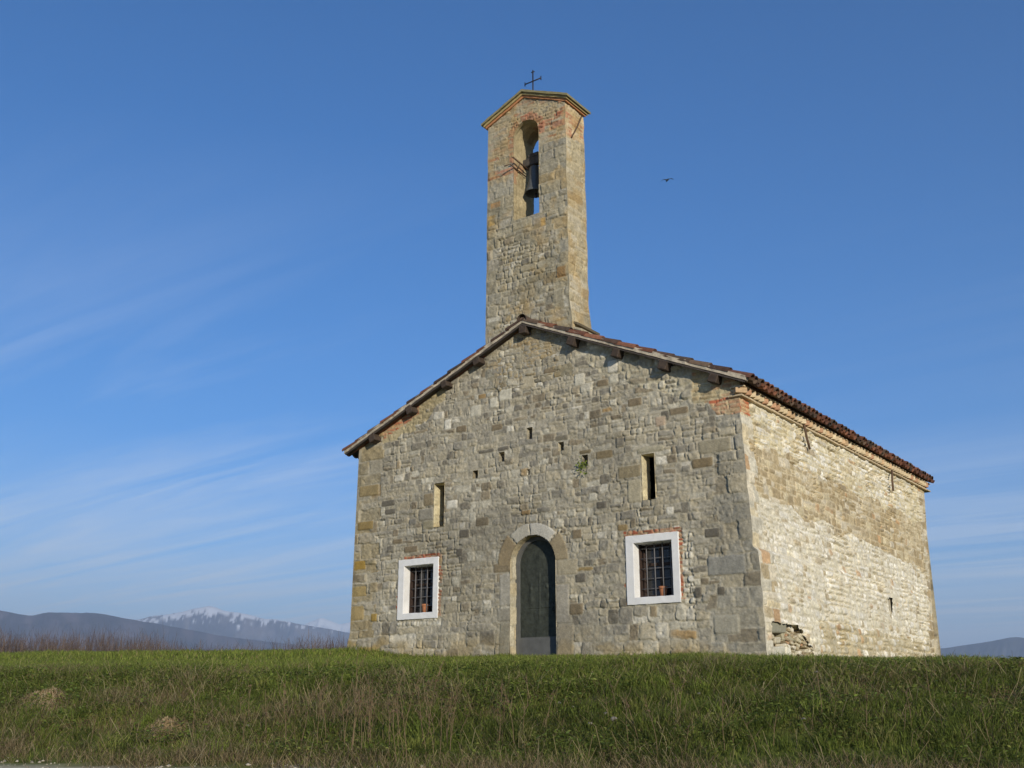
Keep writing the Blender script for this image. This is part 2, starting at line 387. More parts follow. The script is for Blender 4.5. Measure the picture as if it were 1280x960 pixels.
def facade():
    us = grid_lines(0, 8.4, .0165, [v for o_ in [WIN_L, WIN_R, DOOR]+SLITS+PUTS for v in o_[:2]])
    vs_ = grid_lines(-.62, 5.80, .0165, [v for o_ in [WIN_L, WIN_R]+SLITS+PUTS for v in o_[2:]])
    U, V = np.meshgrid(us, vs_)
    def layer(seed, pal, mcol, h, wd, bulge=.013, **kw):
        rk = {k: kw.pop(k) for k in ('tilt', 'off', 'mdep', 'edge') if k in kw}
        d, i_, du, dv = coursed(U, V, seed, h, wd, **kw)
        return relief(d, i_, du, dv, seed, bulge=bulge, U=U, V=V, **rk), paint(d, i_, seed+50, pal, mcol, U, V), d
    nz = (fbm(U*2.1, V*2.1, 501, 3)-.5)*2
    H, K, D = layer(21, PAL_F, MORT_F, .145, .150, split=.32, wv=.6, warp=.03)
    h2, k2, _ = layer(22, PAL_F, MORT_F, .21, .25, split=.25)                          # bigger blocks in the lowest courses
    m = ss(.75, .45, V+nz*.35); H, K = blend(m > .5, H, h2), blend((m > .5)*1., K, k2)
    h2, k2, _ = layer(23, PAL_F+[(3, WHITE), (2, PALE)], lin(176, 167, 140), .125, .15, bulge=.028, corner=.85, mort=.012, split=.1)      # rounded cobbles under the right rake
    rk = roof_z(U)-.16-V
    m = (ss(.62, .42, rk+nz*.22)*ss(5.2, 5.9, U+nz*.3) > .5)*1.; H, K = blend(m, H, h2), blend(m, K, k2)
    h2, k2, _ = layer(24, [(3, lin(176, 160, 118)), (2, lin(165, 148, 108)), (1.4, WHITE), (1, GREY)], lin(178, 163, 124), .085, .12, bulge=.010, corner=.8, mort=.018)
    m = (ss(.55, .35, rk+nz*.25+.05*U)*ss(2.6, 1.8, U+nz*.3) > .5)*1.; H, K = blend(m, H, h2), blend(m, K, k2)
    # brick strip under the left rake
    h2, k2, _ = layer(25, [(3, BRICKC), (2, lin(182, 118, 84)), (1, lin(186, 160, 118))], lin(178, 160, 124), .065, .22, hv=.1, corner=.1, mort=.006, split=0, tilt=.02)
    m = ((rk+.03*nz < .20) & (U > .45) & (U < 1.55))*1.; H, K = blend(m, H, h2), blend(m, K, k2)
    m = ((V > 3.42+.04*nz) & (V < 3.72+.05*nz) & (U > 7.75+.18*nz+.25*(3.72-V)))*1.; H, K = blend(m, H, h2), blend(m, K, k2)
    m = ((V > 3.72+.05*nz) & (U > 7.55+.1*nz))*1.
    h2b, k2b, _ = layer(26, [(3, lin(180, 168, 132)), (2, lin(170, 150, 110)), (1, lin(176, 130, 92))], lin(184, 170, 134), .07, .25, hv=.1, corner=.1, split=0); H, K = blend(m, H, h2b), blend(m, K, k2b)
    # quoins
    h2, k2, _ = layer(27, PAL_Q, MORT_F, .235, .52, bulge=.012, wv=.4, corner=.2, split=.1, off=.018)
    lich = ss(.56, .70, fbm(U*3.3, V*3.3, 601, 4))*ss(2.6, 1.2, V)*.85
    k2 = blend(lich*.4, k2, np.broadcast_to(lin(168, 140, 74), k2.shape)*(.8+.5*fbm(U*14, V*14, 602, 3))[..., None])
    qe = .48+.20*(rnd(np.floor((V+.1)/.235).astype(int)+60, 5)-.2)
    m = (U < qe)*1.; H, K = blend(m, H, h2), blend(m, K, k2)
    h2, k2, _ = layer(28, PAL_QR, MORT_F, .23, .34, bulge=.010, wv=.4, corner=.15, split=.12, off=.016)
    qe = 7.98-.30*(rnd(np.floor((V+.1)/.23).astype(int)+60, 6)-.2)-.3*ss(1.0, .2, V)
    m = ((U > qe) & (V < 3.42))*1.; H, K = blend(m, H, h2), blend(m, K, k2)
    # brick edging round the two windows
    for (a, b, c, d_), sides in ((WIN_L, 'tr'), (WIN_R, 'trl')):
        a -= .15; b += .125; c -= .12; d_ += .125
        h2, k2, _ = layer(29, [(4, BRICKC), (2, lin(160, 100, 72)), (1, lin(184, 150, 112))], lin(176, 160, 128), .072, .13, hv=.2, corner=.15, mort=.006, split=0, tilt=.05)
        t_ = (V > d_-.02) & (V < d_+.075+.03*nz) & (U > a+.12 if 'l' not in sides else U > a-.03) & (U < b+.05)
        r_ = (U > b-.02) & (U < b+.065+.05*nz) & (V > c+.05) & (V < d_+.06) & (fbm(U*3, V*4, 88, 2) > .38)
        l_ = (U < a+.02) & (U > a-.035-.04*nz) & (V > c) & (V < c+.45) & (fbm(U*3, V*4, 89, 2) > .5)
        m = (t_ | r_ | l_)*1.; H, K = blend(m, H, h2), blend(m, K, k2)
        h2, k2, _ = layer(30, [(3, WHITE), (2, PALE), (1, GREY)], MORT_F, .09, .085, bulge=.024, corner=.95, mort=.010, split=0)
        m = ((V < c-.01) & (V > c-.13) & (U > a) & (U < b+.1))*1. if 'l' not in sides else ((U > b+.06+.05*nz) & (U < b+.24+.1*nz) & (V > c-.1) & (V < d_-.05))*1.
        H, K = blend(m, H, h2), blend(m, K, k2)
    # single stones that stand out
    def stone(x0, x1, z0, z1, col, hgt=.012, rr=.03):
        nonlocal H, K
        hw, hh = (x1-x0)/2, (z1-z0)/2; rr = min(rr, hw, hh)
        qx = np.abs(U-(x0+x1)/2+.01*nz)-hw+rr; qy = np.abs(V-(z0+z1)/2+.008*nz)-hh+rr
        d = rr-(np.hypot(np.maximum(qx, 0), np.maximum(qy, 0))+np.minimum(np.maximum(qx, qy), 0))+.006*(vn(U*25, V*25, 9)-.5)
        ring = .55*ss(-.020, -.012, d)*(1-ss(-.004, .004, d)); m = ss(0, .006, d)
        mo = np.array(MORT_F)*(1+.3*(vn(U*40, V*40, 6)-.5))[..., None]
        K = blend(ring, K, mo); H = H*(1-ring)+ring*-.008
        cc = np.array(col)*(1+.36*(fbm(U*11, V*11, 66, 4)-.5))[..., None]*(1+.15*(vn(U*45, V*45, 67)-.5))[..., None]
        K = blend(m, K, cc); H = H*(1-m)+m*(hgt*(1-(1-np.clip(d/.03, 0, 1))**2)+.005*(fbm(U*14, V*14, 68, 3)-.5)*2)
    for s_ in [
        (7.35, 7.48, .58, .74, DARK*.85), (7.74, 7.87, .60, .73, DARK*.85), (7.58, 7.84, 1.50, 1.64, DARK), (6.92, 7.06, 1.93, 2.05, WHITE),
        (2.30, 2.56, 2.50, 2.66, WHITE), (1.72, 1.97, 2.62, 2.86, lin(152, 136, 104)), (1.6, 1.97, 2.34, 2.56, GREY), (1.7, 1.98, 2.17, 2.33, lin(158, 148, 118)),
        (7.42, 7.78, 2.62, 2.78, lin(128, 112, 82)), (7.55, 8.15, 2.84, 3.06, lin(152, 142, 116)), (6.42, 6.92, 3.0, 3.10, lin(164, 155, 128)), (6.05, 6.48, 2.62, 2.83, lin(150, 136, 104)),
        (6.22, 6.49, 2.2, 2.58, lin(186, 174, 142)), (3.06, 3.42, 3.46, 3.53, DARK), (3.5, 3.75, 3.45, 3.53, DARK), (4.78, 5.05, 3.45, 3.55, lin(126, 118, 98)),
        (5.28, 5.52, 3.15, 3.22, lin(130, 116, 86)), (5.62, 5.95, 3.02, 3.16, lin(140, 124, 92)), (6.28, 6.55, 3.84, 3.98, BROWN), (5.66, 5.9, 4.3, 4.42, BROWN),
        (7.05, 7.4, 3.56, 3.68, BROWN), (6.9, 7.05, 3.5, 3.66, DARK), (.62, .98, 2.72, 2.84, DARK), (.72, 1.0, 2.55, 2.66, DARK), (.95, 1.2, 1.95, 2.05, BROWN),
        (1.25, 1.6, 1.76, 1.88, BROWN), (1.35, 1.55, 2.28, 2.4, SLATE), (3.0, 3.3, 2.1, 2.26, lin(128, 116, 92)), (2.62, 2.85, 1.92, 2.08, DARK), (2.85, 3.0, 2.2, 2.38, PALE),
        (5.15, 5.36, .95, 1.10, DARK), (5.05, 5.5, 1.14, 1.2, lin(150, 128, 84)), (5.02, 5.3, .43, .62, BROWN), (5.6, 5.8, 2.15, 2.28, DARK), (5.45, 5.62, 2.3, 2.44, PALE),
        (6.55, 6.68, .32, .5, lin(150, 134, 104)), (5.1, 5.3, 1.7, 1.86, BROWN), (6.0, 6.2, 1.75, 1.86, lin(152, 130, 88)), (2.55, 2.7, 1.6, 1.74, DARK), (2.85, 3.1, 4.2, 4.42, PALE), (3.3, 3.5, 4.3, 4.5, PALE*1.05),
        (3.52, 3.82, 4.4, 4.62, PALE), (4.0, 4.35, 4.55, 4.78, BEIGE*1.1), (4.55, 4.9, 4.75, 4.86, BROWN), (5.2, 5.42, 4.4, 4.62, PALE), (2.2, 2.36, 4.05, 4.25, WHITE), (6.78, 6.98, 3.42, 3.58, lin(182, 160, 132)),
        (5.9, 6.1, 4.52, 4.74, WHITE), (5.92, 6.1, 4.32, 4.48, PALE), (3.35, 3.6, 3.86, 3.98, BROWN), (2.5, 2.75, 3.95, 4.08, BROWN*.9), (7.6, 8.2, .9, 1.2, lin(150, 146, 132)), (7.65, 8.05, .02, .3, lin(160, 153, 132)),
        (.05, .52, 2.98, 3.2, lin(148, 130, 90)), (.05, .42, 2.3, 2.48, lin(146, 124, 76)), (.02, .3, 1.52, 1.7, lin(166, 134, 60)), (.0, .34, 1.0, 1.2, lin(164, 142, 92)), (-.02, .3, .55, .82, lin(166, 144, 96)), (.45, .6, .5, .66, lin(160, 132, 66))]:
        stone(*s_)
    # door surround: long jamb stones and the arch ring
    for s_ in [(3.48, 3.80, 1.42, 1.60, lin(196, 188, 164)), (3.42, 3.80, 1.24, 1.40, lin(146, 130, 100)), (3.55, 3.80, .64, 1.20, lin(178, 170, 150)), (3.5, 3.80, .38, .60, GREY),
               (3.56, 3.8, -.3, .36, lin(158, 149, 124)), (4.75, 4.97, .96, 1.34, GREY), (4.75, 5.02, .30, .94, lin(166, 158, 139)), (4.77, 5.10, -.40, .28, lin(162, 151, 126)), (4.78, 5.2, 1.1, 1.36, BEIGE)]:
        stone(*s_, hgt=.010, rr=.02)
    th = np.degrees(np.arctan2(V-DOOR[3], U-DCX)); rr_ = np.hypot(U-DCX, V-DOOR[3])
    for a0, a1, r1_, col in ((0, 42, .74, lin(158, 142, 110)), (44, 95, .69, lin(206, 199, 180)), (96.5, 134, .70, lin(198, 190, 168)), (136, 181, .76, lin(160, 141, 106))):
        d = np.minimum(np.minimum((th-a0), (a1-th))*np.pi/180*rr_, r1_-rr_)
        m = ss(0, .006, d)*(rr_ > DR-.05); g = ss(-.014, -.002, d)*(1-ss(-.002, .005, d))*(rr_ > DR-.05)
        K = blend(g, K, np.broadcast_to(MORT_F*.8, K.shape)); H = H-g*.006
        K = blend(m, K, col*(1+.3*(fbm(U*9, V*9, 70, 4)-.5))[..., None]); H = H*(1-m)+m*(.012+.004*(fbm(U*12, V*12, 71, 3)-.5))
    # yellow lichen and damp along the foot
    foot = ss(.28, .0, V+.12*nz-np.interp(U, [0, 4.2, 8.4], [.1, -.12, -.26]))*ss(.42, .62, fbm(U*2.2, V*5, 603, 4))*(.25+.45*ss(1.5, .3, U))
    K = blend(foot, K, np.broadcast_to(lin(170, 138, 58), K.shape)*(.75+.5*fbm(U*15, V*15, 604, 3))[..., None])
    K = K*(1-.22*ss(.5, .8, fbm(U*.55, V*.55, 605, 3)))[..., None]
    lum = K.mean(-1, keepdims=True); K = lum+(K-lum)*.93      # weathered grey film over the whole front
    # keep the heightfield calm next to the openings, trim to the gable
    UC = (U[:-1, :-1]+U[1:, 1:])/2; VC = (V[:-1, :-1]+V[1:, 1:])/2
    keep = VC < roof_z(UC)-.13
    for a, b, c, d_ in [WIN_L, WIN_R]+SLITS+PUTS: keep &= ~((UC > a) & (UC < b) & (VC > c) & (VC < d_))
    keep &= ~((UC > DOOR[0]) & (UC < DOOR[1]) & (VC < DOOR[3])); keep &= ~((np.hypot(UC-DCX, VC-DOOR[3]) < DR) & (VC >= DOOR[3]))
    eL = ss(0, .10, U); eR = ss(0, .10, 8.4-U)
    H = H*eL*eR
    X = U.copy()
    tR = np.clip((U-7.9)/.5, 0, 1); X = np.where(U > 7.9, 7.9+(xr(V)-7.9)*tR, X)
    tL = np.clip((.5-U)/.5, 0, 1); X = np.where(U < .5, .5+(xl(V)-.5)*tL, X)
    Y = -H-.03*ss(.4, -.4, V)+.02*np.sin(V*1.1+U*.5)*eL*eR*0
    return grid_mesh('facade', np.stack([X, Y, V], -1), K, keep, flip=True)

church = empty('chapel', (4.2, 0, 0), label='old stone chapel with gabled front, tall bell gable and two white framed windows', category='chapel')
def ch(name, me, m, parent=None, **p):
    o = obj(name, me, m, parent or church, **p)
    if parent is None: o.matrix_parent_inverse = Matrix.Translation((-4.2, 0, 0))
    return o
P_front = ch('facade_wall', facade(), M_STONE)

def side_wall():
    us = grid_lines(0, LEN, .019, [.24, 1.95, 6.33, 6.57])
    vs_ = grid_lines(-.62, 4.0, .0165, [.20, .73, 1.01])
    U, V = np.meshgrid(us, vs_)
    nz = (fbm(U*1.3, V*1.3, 701, 3)-.5)*2
    def layer(seed, pal, mcol, h, wd, bulge=.014, **kw):
        rk = {k: kw.pop(k) for k in ('tilt', 'off', 'mdep', 'edge') if k in kw}
        d, i_, du, dv = coursed(U, V, seed, h, wd, **kw)
        return relief(d, i_, du, dv, seed, bulge=bulge, U=U, V=V, **rk), paint(d, i_, seed+50, pal, mcol, U, V)
    H, K = layer(41, PAL_S, MORT_S, .100, .125, bulge=.032, corner=.85, mort=.010, split=.12, slant=.45, wv=.5, mdep=.022, edge=.03, off=.012)
    h2, k2 = layer(42, PAL_SB, lin(198, 183, 150), .135, .20, bulge=.018, corner=.35, split=.3, mdep=.024)
    m = ((V > 2.12+.20*nz-.03*U) & (V < 3.05+.28*nz-.02*U))*1.; H, K = blend(m, H, h2), blend(m, K, k2)
    h2, k2 = layer(43, PAL_S+[(3, CREAM), (1, TAN)], lin(202, 188, 150), .11, .19, bulge=.024, corner=.6, split=.35, mdep=.045, off=.016)
    m = (V >= 3.05+.28*nz-.02*U)*1.; H, K = blend(m, H, h2), blend(m, K, k2)
    h2, k2 = layer(44, [(3, lin(196, 186, 158)), (2, WHT), (2, lin(170, 158, 128)), (.6, ORNG)], lin(186, 172, 138), .11, .11, bulge=.045, corner=.9, slant=.6, mdep=.026, edge=.03)
    m = (V < .32+.12*nz)*(U > 2.3)*1.; H, K = blend(m, H, h2), blend(m, K, k2)
    h2, k2 = layer(45, [(3, CREAM), (2, lin(198, 182, 146)), (2, lin(196, 190, 170)), (1, TAN), (.5, ORNG)], MORT_S, .21, .36, bulge=.010, corner=.2, split=.2, wv=.35)
    qe = .30+.28*(rnd(np.floor((V+.1)/.21).astype(int)+60, 7)-.3)
    m = (U < np.where(V < 1.3, qe+.25, qe*.9))*(V < 3.45)*1.; H, K = blend(m, H, h2), blend(m, K, k2)
    m = (U > LEN-qe-.05)*1.; h2, k2 = layer(46, PAL_SB, MORT_S, .17, .3, bulge=.010, corner=.25, split=.2); H, K = blend(m, H, h2), blend(m, K, k2)
    h2, k2 = layer(47, [(3, BRICKC), (2, lin(190, 124, 86)), (2, lin(196, 160, 118))], lin(200, 178, 138), .065, .2, hv=.1, corner=.1, split=0)
    m = ((V > 3.42+.04*nz) & (V < 3.74) & (U < .32+.2*nz))*1.; H, K = blend(m, H, h2), blend(m, K, k2)
    # open horizontal cracks high up on the wall
    for (y0, y1, zc, dep) in ((.5, 1.7, 3.36, .03), (3.6, 4.6, 3.55, .05), (4.7, 6.6, 3.52, .07), (1.7, 2.3, 2.95, .05), (3.3, 4.2, 2.95, .05), (4.2, 5.6, 2.62, .03), (2.4, 3.1, 2.55, .03)):
        zl = zc+.05*(fbm(U*2.3, U*0+zc, 702, 3)-.5)*2-.02*(U-y0)
        wdt = .030*ss(y0, y0+.25, U)*ss(y1, y1-.25, U)*(.3+1.4*vn(U*5, U*0, 703))
        m = ss(wdt, wdt*.4, np.abs(V-zl))*(wdt > .004); H = H-m*dep; K = blend(m*.5, K, K*.6)
    UC = (U[:-1, :-1]+U[1:, 1:])/2; VC = (V[:-1, :-1]+V[1:, 1:])/2
    keep = ~((UC > 6.33) & (UC < 6.57) & (VC > .73) & (VC < 1.01))
    top = .20-.32*ss(1.2, 1.95, UC)+.06*(vn(UC*6, UC*0, 33)-.5)
    keep &= ~((UC > .24) & (UC < 1.95) & (VC < top))
    e0 = ss(0, .10, U); e1 = ss(0, .1, LEN-U)
    H = H*e0*e1
    t = U/LEN
    bulge = .05*np.sin(np.pi*t)*np.sin(np.pi*np.clip((V+.5)/4.5, 0, 1))
    X = xr(V)*(1-t)+xb(V)*t+H+bulge
    # the front corner keeps exactly the facade's edge
    Yoff = -.03*ss(.4, -.4, V)*(1-ss(0, .3, U))
    return grid_mesh('side', np.stack([X, U+Yoff, V], -1), K, keep, flip=True)
P_side = ch('sunlit_side_wall', side_wall(), M_STONE)
def plain_wall(name, p0, p1, top, seed, step=.05):
    n = np.hypot(p1[0]-p0[0], p1[1]-p0[1])
    us = grid_lines(0, n, step); vs_ = grid_lines(-.62, top, step); U, V = np.meshgrid(us, vs_)
    d, i_, du, dv = coursed(U, V, seed, .16, .2); H = relief(d, i_, du, dv, seed, U=U, V=V)*ss(0, .1, U)*ss(0, .1, n-U)
    K = paint(d, i_, seed+50, PAL_F, MORT_F, U, V)
    dr = np.array([p1[0]-p0[0], p1[1]-p0[1]])/n; nr = np.array([dr[1], -dr[0]])
    X = p0[0]+dr[0]*U+nr[0]*H; Y = p0[1]+dr[1]*U+nr[1]*H
    keep = None
    if top > 4.5:
        UC = (X[:-1, :-1]+X[1:, 1:])/2; VC = (V[:-1, :-1]+V[1:, 1:])/2; keep = VC < roof_z(UC)-.13
    return ch(name, grid_mesh(name, np.stack([X, Y, V], -1), K, keep, flip=True), M_STONE)
plain_wall('shaded_side_wall', (-.09, LEN), (-.09, 0.02), 3.95, 81)
plain_wall('rear_wall', (8.42, LEN), (-.09, LEN), 5.75, 82)

# reveals of the openings, in stone
def reveal(name, pts, y0, y1, seed, pal, mort, parent=None, h=.17, wd=.3, inward=1, mat=None, axis='y', at=None, step=.02):
    pts = np.asarray(pts, float); seg = np.hypot(*np.diff(pts, axis=0).T); s = np.concatenate([[0], np.cumsum(seg)])
    sv = np.concatenate([np.linspace(s[i], s[i+1], max(2, int(seg[i]/step)+1))[:-1] for i in range(len(seg))]+[[s[-1]]])
    dv_ = np.linspace(y0, y1, max(3, int(abs(y1-y0)/step)+1))
    A = np.interp(sv, s, pts[:, 0]); B = np.interp(sv, s, pts[:, 1])
    S, Dp = np.meshgrid(sv, dv_)
    d, i_, du, dv2 = coursed(Dp, S, seed, h, wd, warp=.01, corner=.2, split=.1)
    K = paint(d, i_, seed+50, pal, mort, Dp, S)
    ta = np.gradient(A); tb = np.gradient(B); ln = np.hypot(ta, tb)+1e-9
    H = relief(d, i_, du, dv2, seed, bulge=.008, U=Dp, V=S)*.7*ss(0, .06, Dp-y0)
    A2 = A[None]-tb/ln*H*inward; B2 = B[None]+ta/ln*H*inward
    if axis == 'y': P = np.stack([A2, Dp, B2], -1)
    else: P = np.stack([Dp, A2, B2], -1)
    return ch(name, grid_mesh(name, P, K), mat or M_STONE, parent)
arch = [(DOOR[0]-.0, DOOR[2])]+[(DCX-DR*math.cos(a), DOOR[3]+DR*math.sin(a)) for a in np.linspace(0, math.pi, 25)]+[(DOOR[1], DOOR[2])]
PAL_J = [(3, lin(192, 180, 150)), (2, lin(172, 156, 122)), (2, lin(200, 190, 164))]
reveal('door_jamb', arch[::-1], -.012, .45, 91, PAL_J, MORT_F, h=.34, wd=.6)
for i, (a, b, c, d_) in enumerate(SLITS):
    o = reveal('slit_window', [(a, c), (b, c), (b, d_), (a, d_), (a, c)], -.010, .27, 92+i, [(3, lin(202, 190, 154)), (1, lin(180, 164, 124))], lin(196, 183, 150), h=.25, wd=.5)
for i, (a, b, c, d_) in enumerate(PUTS):
    dp = put_depth(i)
    o = reveal('putlog_hole', [(a, c), (b, c), (b, d_), (a, d_), (a, c)], -.008, dp, 95+i, PAL_F, MORT_F)
    mb = MB(); mb.box(((a+b)/2, dp+.02, (c+d_)/2), (b-a+.04, .04, d_-c+.04)); ch('infill', npmesh('infill', mb.v[0], mb.f4[0], np.tile(GREY*.8, (8, 1)), False), M_STONE, o)
reveal('slit_window', [(6.33, .73), (6.57, .73), (6.57, 1.01), (6.33, 1.01), (6.33, .73)], 8.385, 8.0, 98, PAL_SB, MORT_S, axis='x', inward=-1)
mb = MB(); mb.box((8.31, 6.45, .87), (.02, .30, .34), col=(.02, .02, .02)); ch('slit_dark_panel', mb.mesh('dark_panel'), M_STONE)  # near-black panel added just inside the slit so the opening looks dark

# ------------------------------------------------------------------ windows
R = np.random.default_rng(7)
def window(op, seed):
    a, b, c, d = op
    o0, o1, o2, o3 = a-.148, b+.125, c-.115, d+.125      # outer edge of the white border
    rg = np.random.default_rng(seed)
    # border and splayed white reveal as one shell, edges slightly uneven
    n = 14
    def loop(x0, x1, z0, z1, y, j=0.):
        p = [(x0+(x1-x0)*i/n, z0) for i in range(n)]+[(x1, z0+(z1-z0)*i/n) for i in range(n)]+[(x1-(x1-x0)*i/n, z1) for i in range(n)]+[(x0, z1-(z1-z0)*i/n) for i in range(n)]
        return np.array([(px+rg.uniform(-j, j), y+rg.uniform(-j, j)*.5, pz+rg.uniform(-j, j)) for px, pz in p])
    rings = [loop(o0, o1, o2, o3, .02, .004), loop(o0, o1, o2, o3, -.020, .004), loop(o0+.006, o1-.006, o2+.006, o3-.006, -.026, .003),
             loop(a-.006, b+.006, c-.006, d+.006, -.026, .002), loop(a, b, c, d, -.020, .002), loop(a+.012, b-.012, c+.006, d-.008, .25, .003)]
    v = np.concatenate(rings); m = 4*n; f = []
    for k in range(len(rings)-1):
        for i in range(m): f.append([k*m+i, k*m+(i+1) % m, (k+1)*m+(i+1) % m, (k+1)*m+i])
    w_ = ch('window', npmesh('window', v, np.array(f)[:, ::-1], None, False), M_PLASTER)
    # brown casement behind, with a mullion and dark panes
    g = MB(); y = .27
    for x in (a+.03, b-.03, (a+b)/2): g.box((x, y, (c+d)/2), (.055, .05, d-c+.04), bev=.006)
    for z in (c+.02, d-.02, c+(d-c)*.62): g.box(((a+b)/2, y+.004, z), (b-a+.04, .045, .05), bev=.006)
    g.box((a+.004, .20, (c+d)/2), (.03, .12, d-c), bev=.004)
    ch('casement', g.mesh('casement'), M_CASE, w_)
    p = MB(); p.box(((a+b)/2, y+.012, (c+d)/2), (b-a+.04, .008, d-c+.04))
    ch('pane', p.mesh('pane'), M_GLASS, w_)
    # iron grille let into the left jamb
    g = MB(); yb = .15
    zs = [c+.145+.163*k for k in range(5)]
    for k in range(4):
        x = a+.145+.147*k
        g.tube([(x, yb, c-.01), (x+rg.uniform(-.003, .003), yb, (c+d)/2), (x, yb, d+.01)], .0095, 8)
    for z in zs:
        g.tube([(a-.02, yb+.022, z), (b+.02, yb+.022, z)], .008, 8)
    ch('grille', g.mesh('grille', True), M_GRILLE, w_)
    return w_
window(WIN_L, 3); window(WIN_R, 4)
def pot(x, y, z, **props):
    e = empty('flower_pot', (x, y, z), 0, category='flower pot', **props)
    m = MB(); m.lathe([(.0, 0), (.047, 0), (.062, .12), (.062, .125), (.071, .125), (.073, .165), (.062, .165), (.058, .13), (.0, .13)], n=24)
    obj('pot', m.mesh('pot', True), M_TERRA, e)
    m = MB(); m.lathe([(.0, .142), (.061, .138)], n=24); rg = np.random.default_rng(5)
    obj('soil', m.mesh('soil', True), M_WOOD, e)
pot(WIN_L[0]+.36, .203, WIN_L[2]+.008, label='small terracotta flower pot on the sill of the left barred window')
pot(WIN_R[0]+.40, .203, WIN_R[2]+.008, label='small terracotta flower pot on the sill of the right barred window')

# ------------------------------------------------------------------ door: grey metal frame, bronze relief panel
def arch_pts(r, z0, n=28, cx=DCX): return [(cx-r, z0)]+[(cx-r*math.cos(a), DOOR[3]+r*math.sin(a)) for a in np.linspace(0, math.pi, n)]+[(cx+r, z0)]
def door():
    y0 = .165; ro = DR+.05; ri = DR-.075; zb, zp = -.55, .10
    po = arch_pts(ro, zb); pi_ = arch_pts(ri, zp)
    v = [(x, y0, z) for x, z in po]+[(x, y0, z) for x, z in pi_]+[(x, y0+.035, z) for x, z in pi_]+[(x, y0+.09, z) for x, z in po]
    n = len(po); f = []
    for i in range(n-1):
        f += [[i, i+1, n+i+1, n+i], [n+i, n+i+1, 2*n+i+1, 2*n+i], [3*n+i, 3*n+i+1, i+1, i]]
    f += [[0, n, 2*n-1, n-1]]
    d = ch('door', npmesh('door', v, np.array(f), None, False), M_DOORFRAME)
    # bronze panel with low relief: a tall cross and four worn figured fields
    us = np.linspace(-ri-.01, ri+.01, 130); vs_ = np.linspace(zp-.012, DOOR[3]+ri+.012, 260); U, V = np.meshgrid(us, vs_)
    H = .010*(fbm(U*7, V*7, 31, 4)-.5)*2
    def bump(cx, cz, rx_, rz_, h): return h*np.exp(-((U-cx)/rx_)**2-((V-cz)/rz_)**2)
    H = H+.007*ss(.030, .008, np.abs(U))*ss(.30, .45, V)*ss(1.28, 1.15, V)+.004*ss(.03, .008, np.abs(V-.98))*ss(.24, .16, np.abs(U))
    H = H-.010*ss(.010, .004, np.abs(V-.58))*ss(.33, .30, np.abs(U))
    H = H+bump(-.17, .76, .05, .13, .022)+bump(-.17, .93, .025, .03, .022)+bump(.18, .78, .06, .13, .022)+bump(.17, .95, .03, .03, .024)+bump(.02, 1.50, .05, .05, .012)+bump(0, 1.46, .1, .09, .010)
    H = H+.008*(fbm(U*22, V*10, 32, 3)-.5)*ss(.25, .5, V)
    UC = (U[:-1, :-1]+U[1:, 1:])/2; VC = (V[:-1, :-1]+V[1:, 1:])/2
    keep = (VC < DOOR[3]) | (np.hypot(UC, VC-DOOR[3]) < ri+.006)
    me = grid_mesh('bronze', np.stack([U+DCX, y0+.030-H, V], -1), np.ones(U.shape+(3,)), keep, flip=True)
    ch('bronze_panel', me, M_BRONZE, d)
    g = MB(); g.box((DCX, y0-.004, zp-.34), (2*ro-.12, .01, .62), bev=.003); ch('kick_plate', g.mesh('kick_plate'), M_DOORFRAME, d)
    g = MB(); g.tube([(DCX+.335, y0-.006, .52), (DCX+.335, y0-.04, .53), (DCX+.335, y0-.04, .66), (DCX+.335, y0-.006, .67)], .009, 8); ch('handle', g.mesh('handle', True), M_IRON, d)
door()

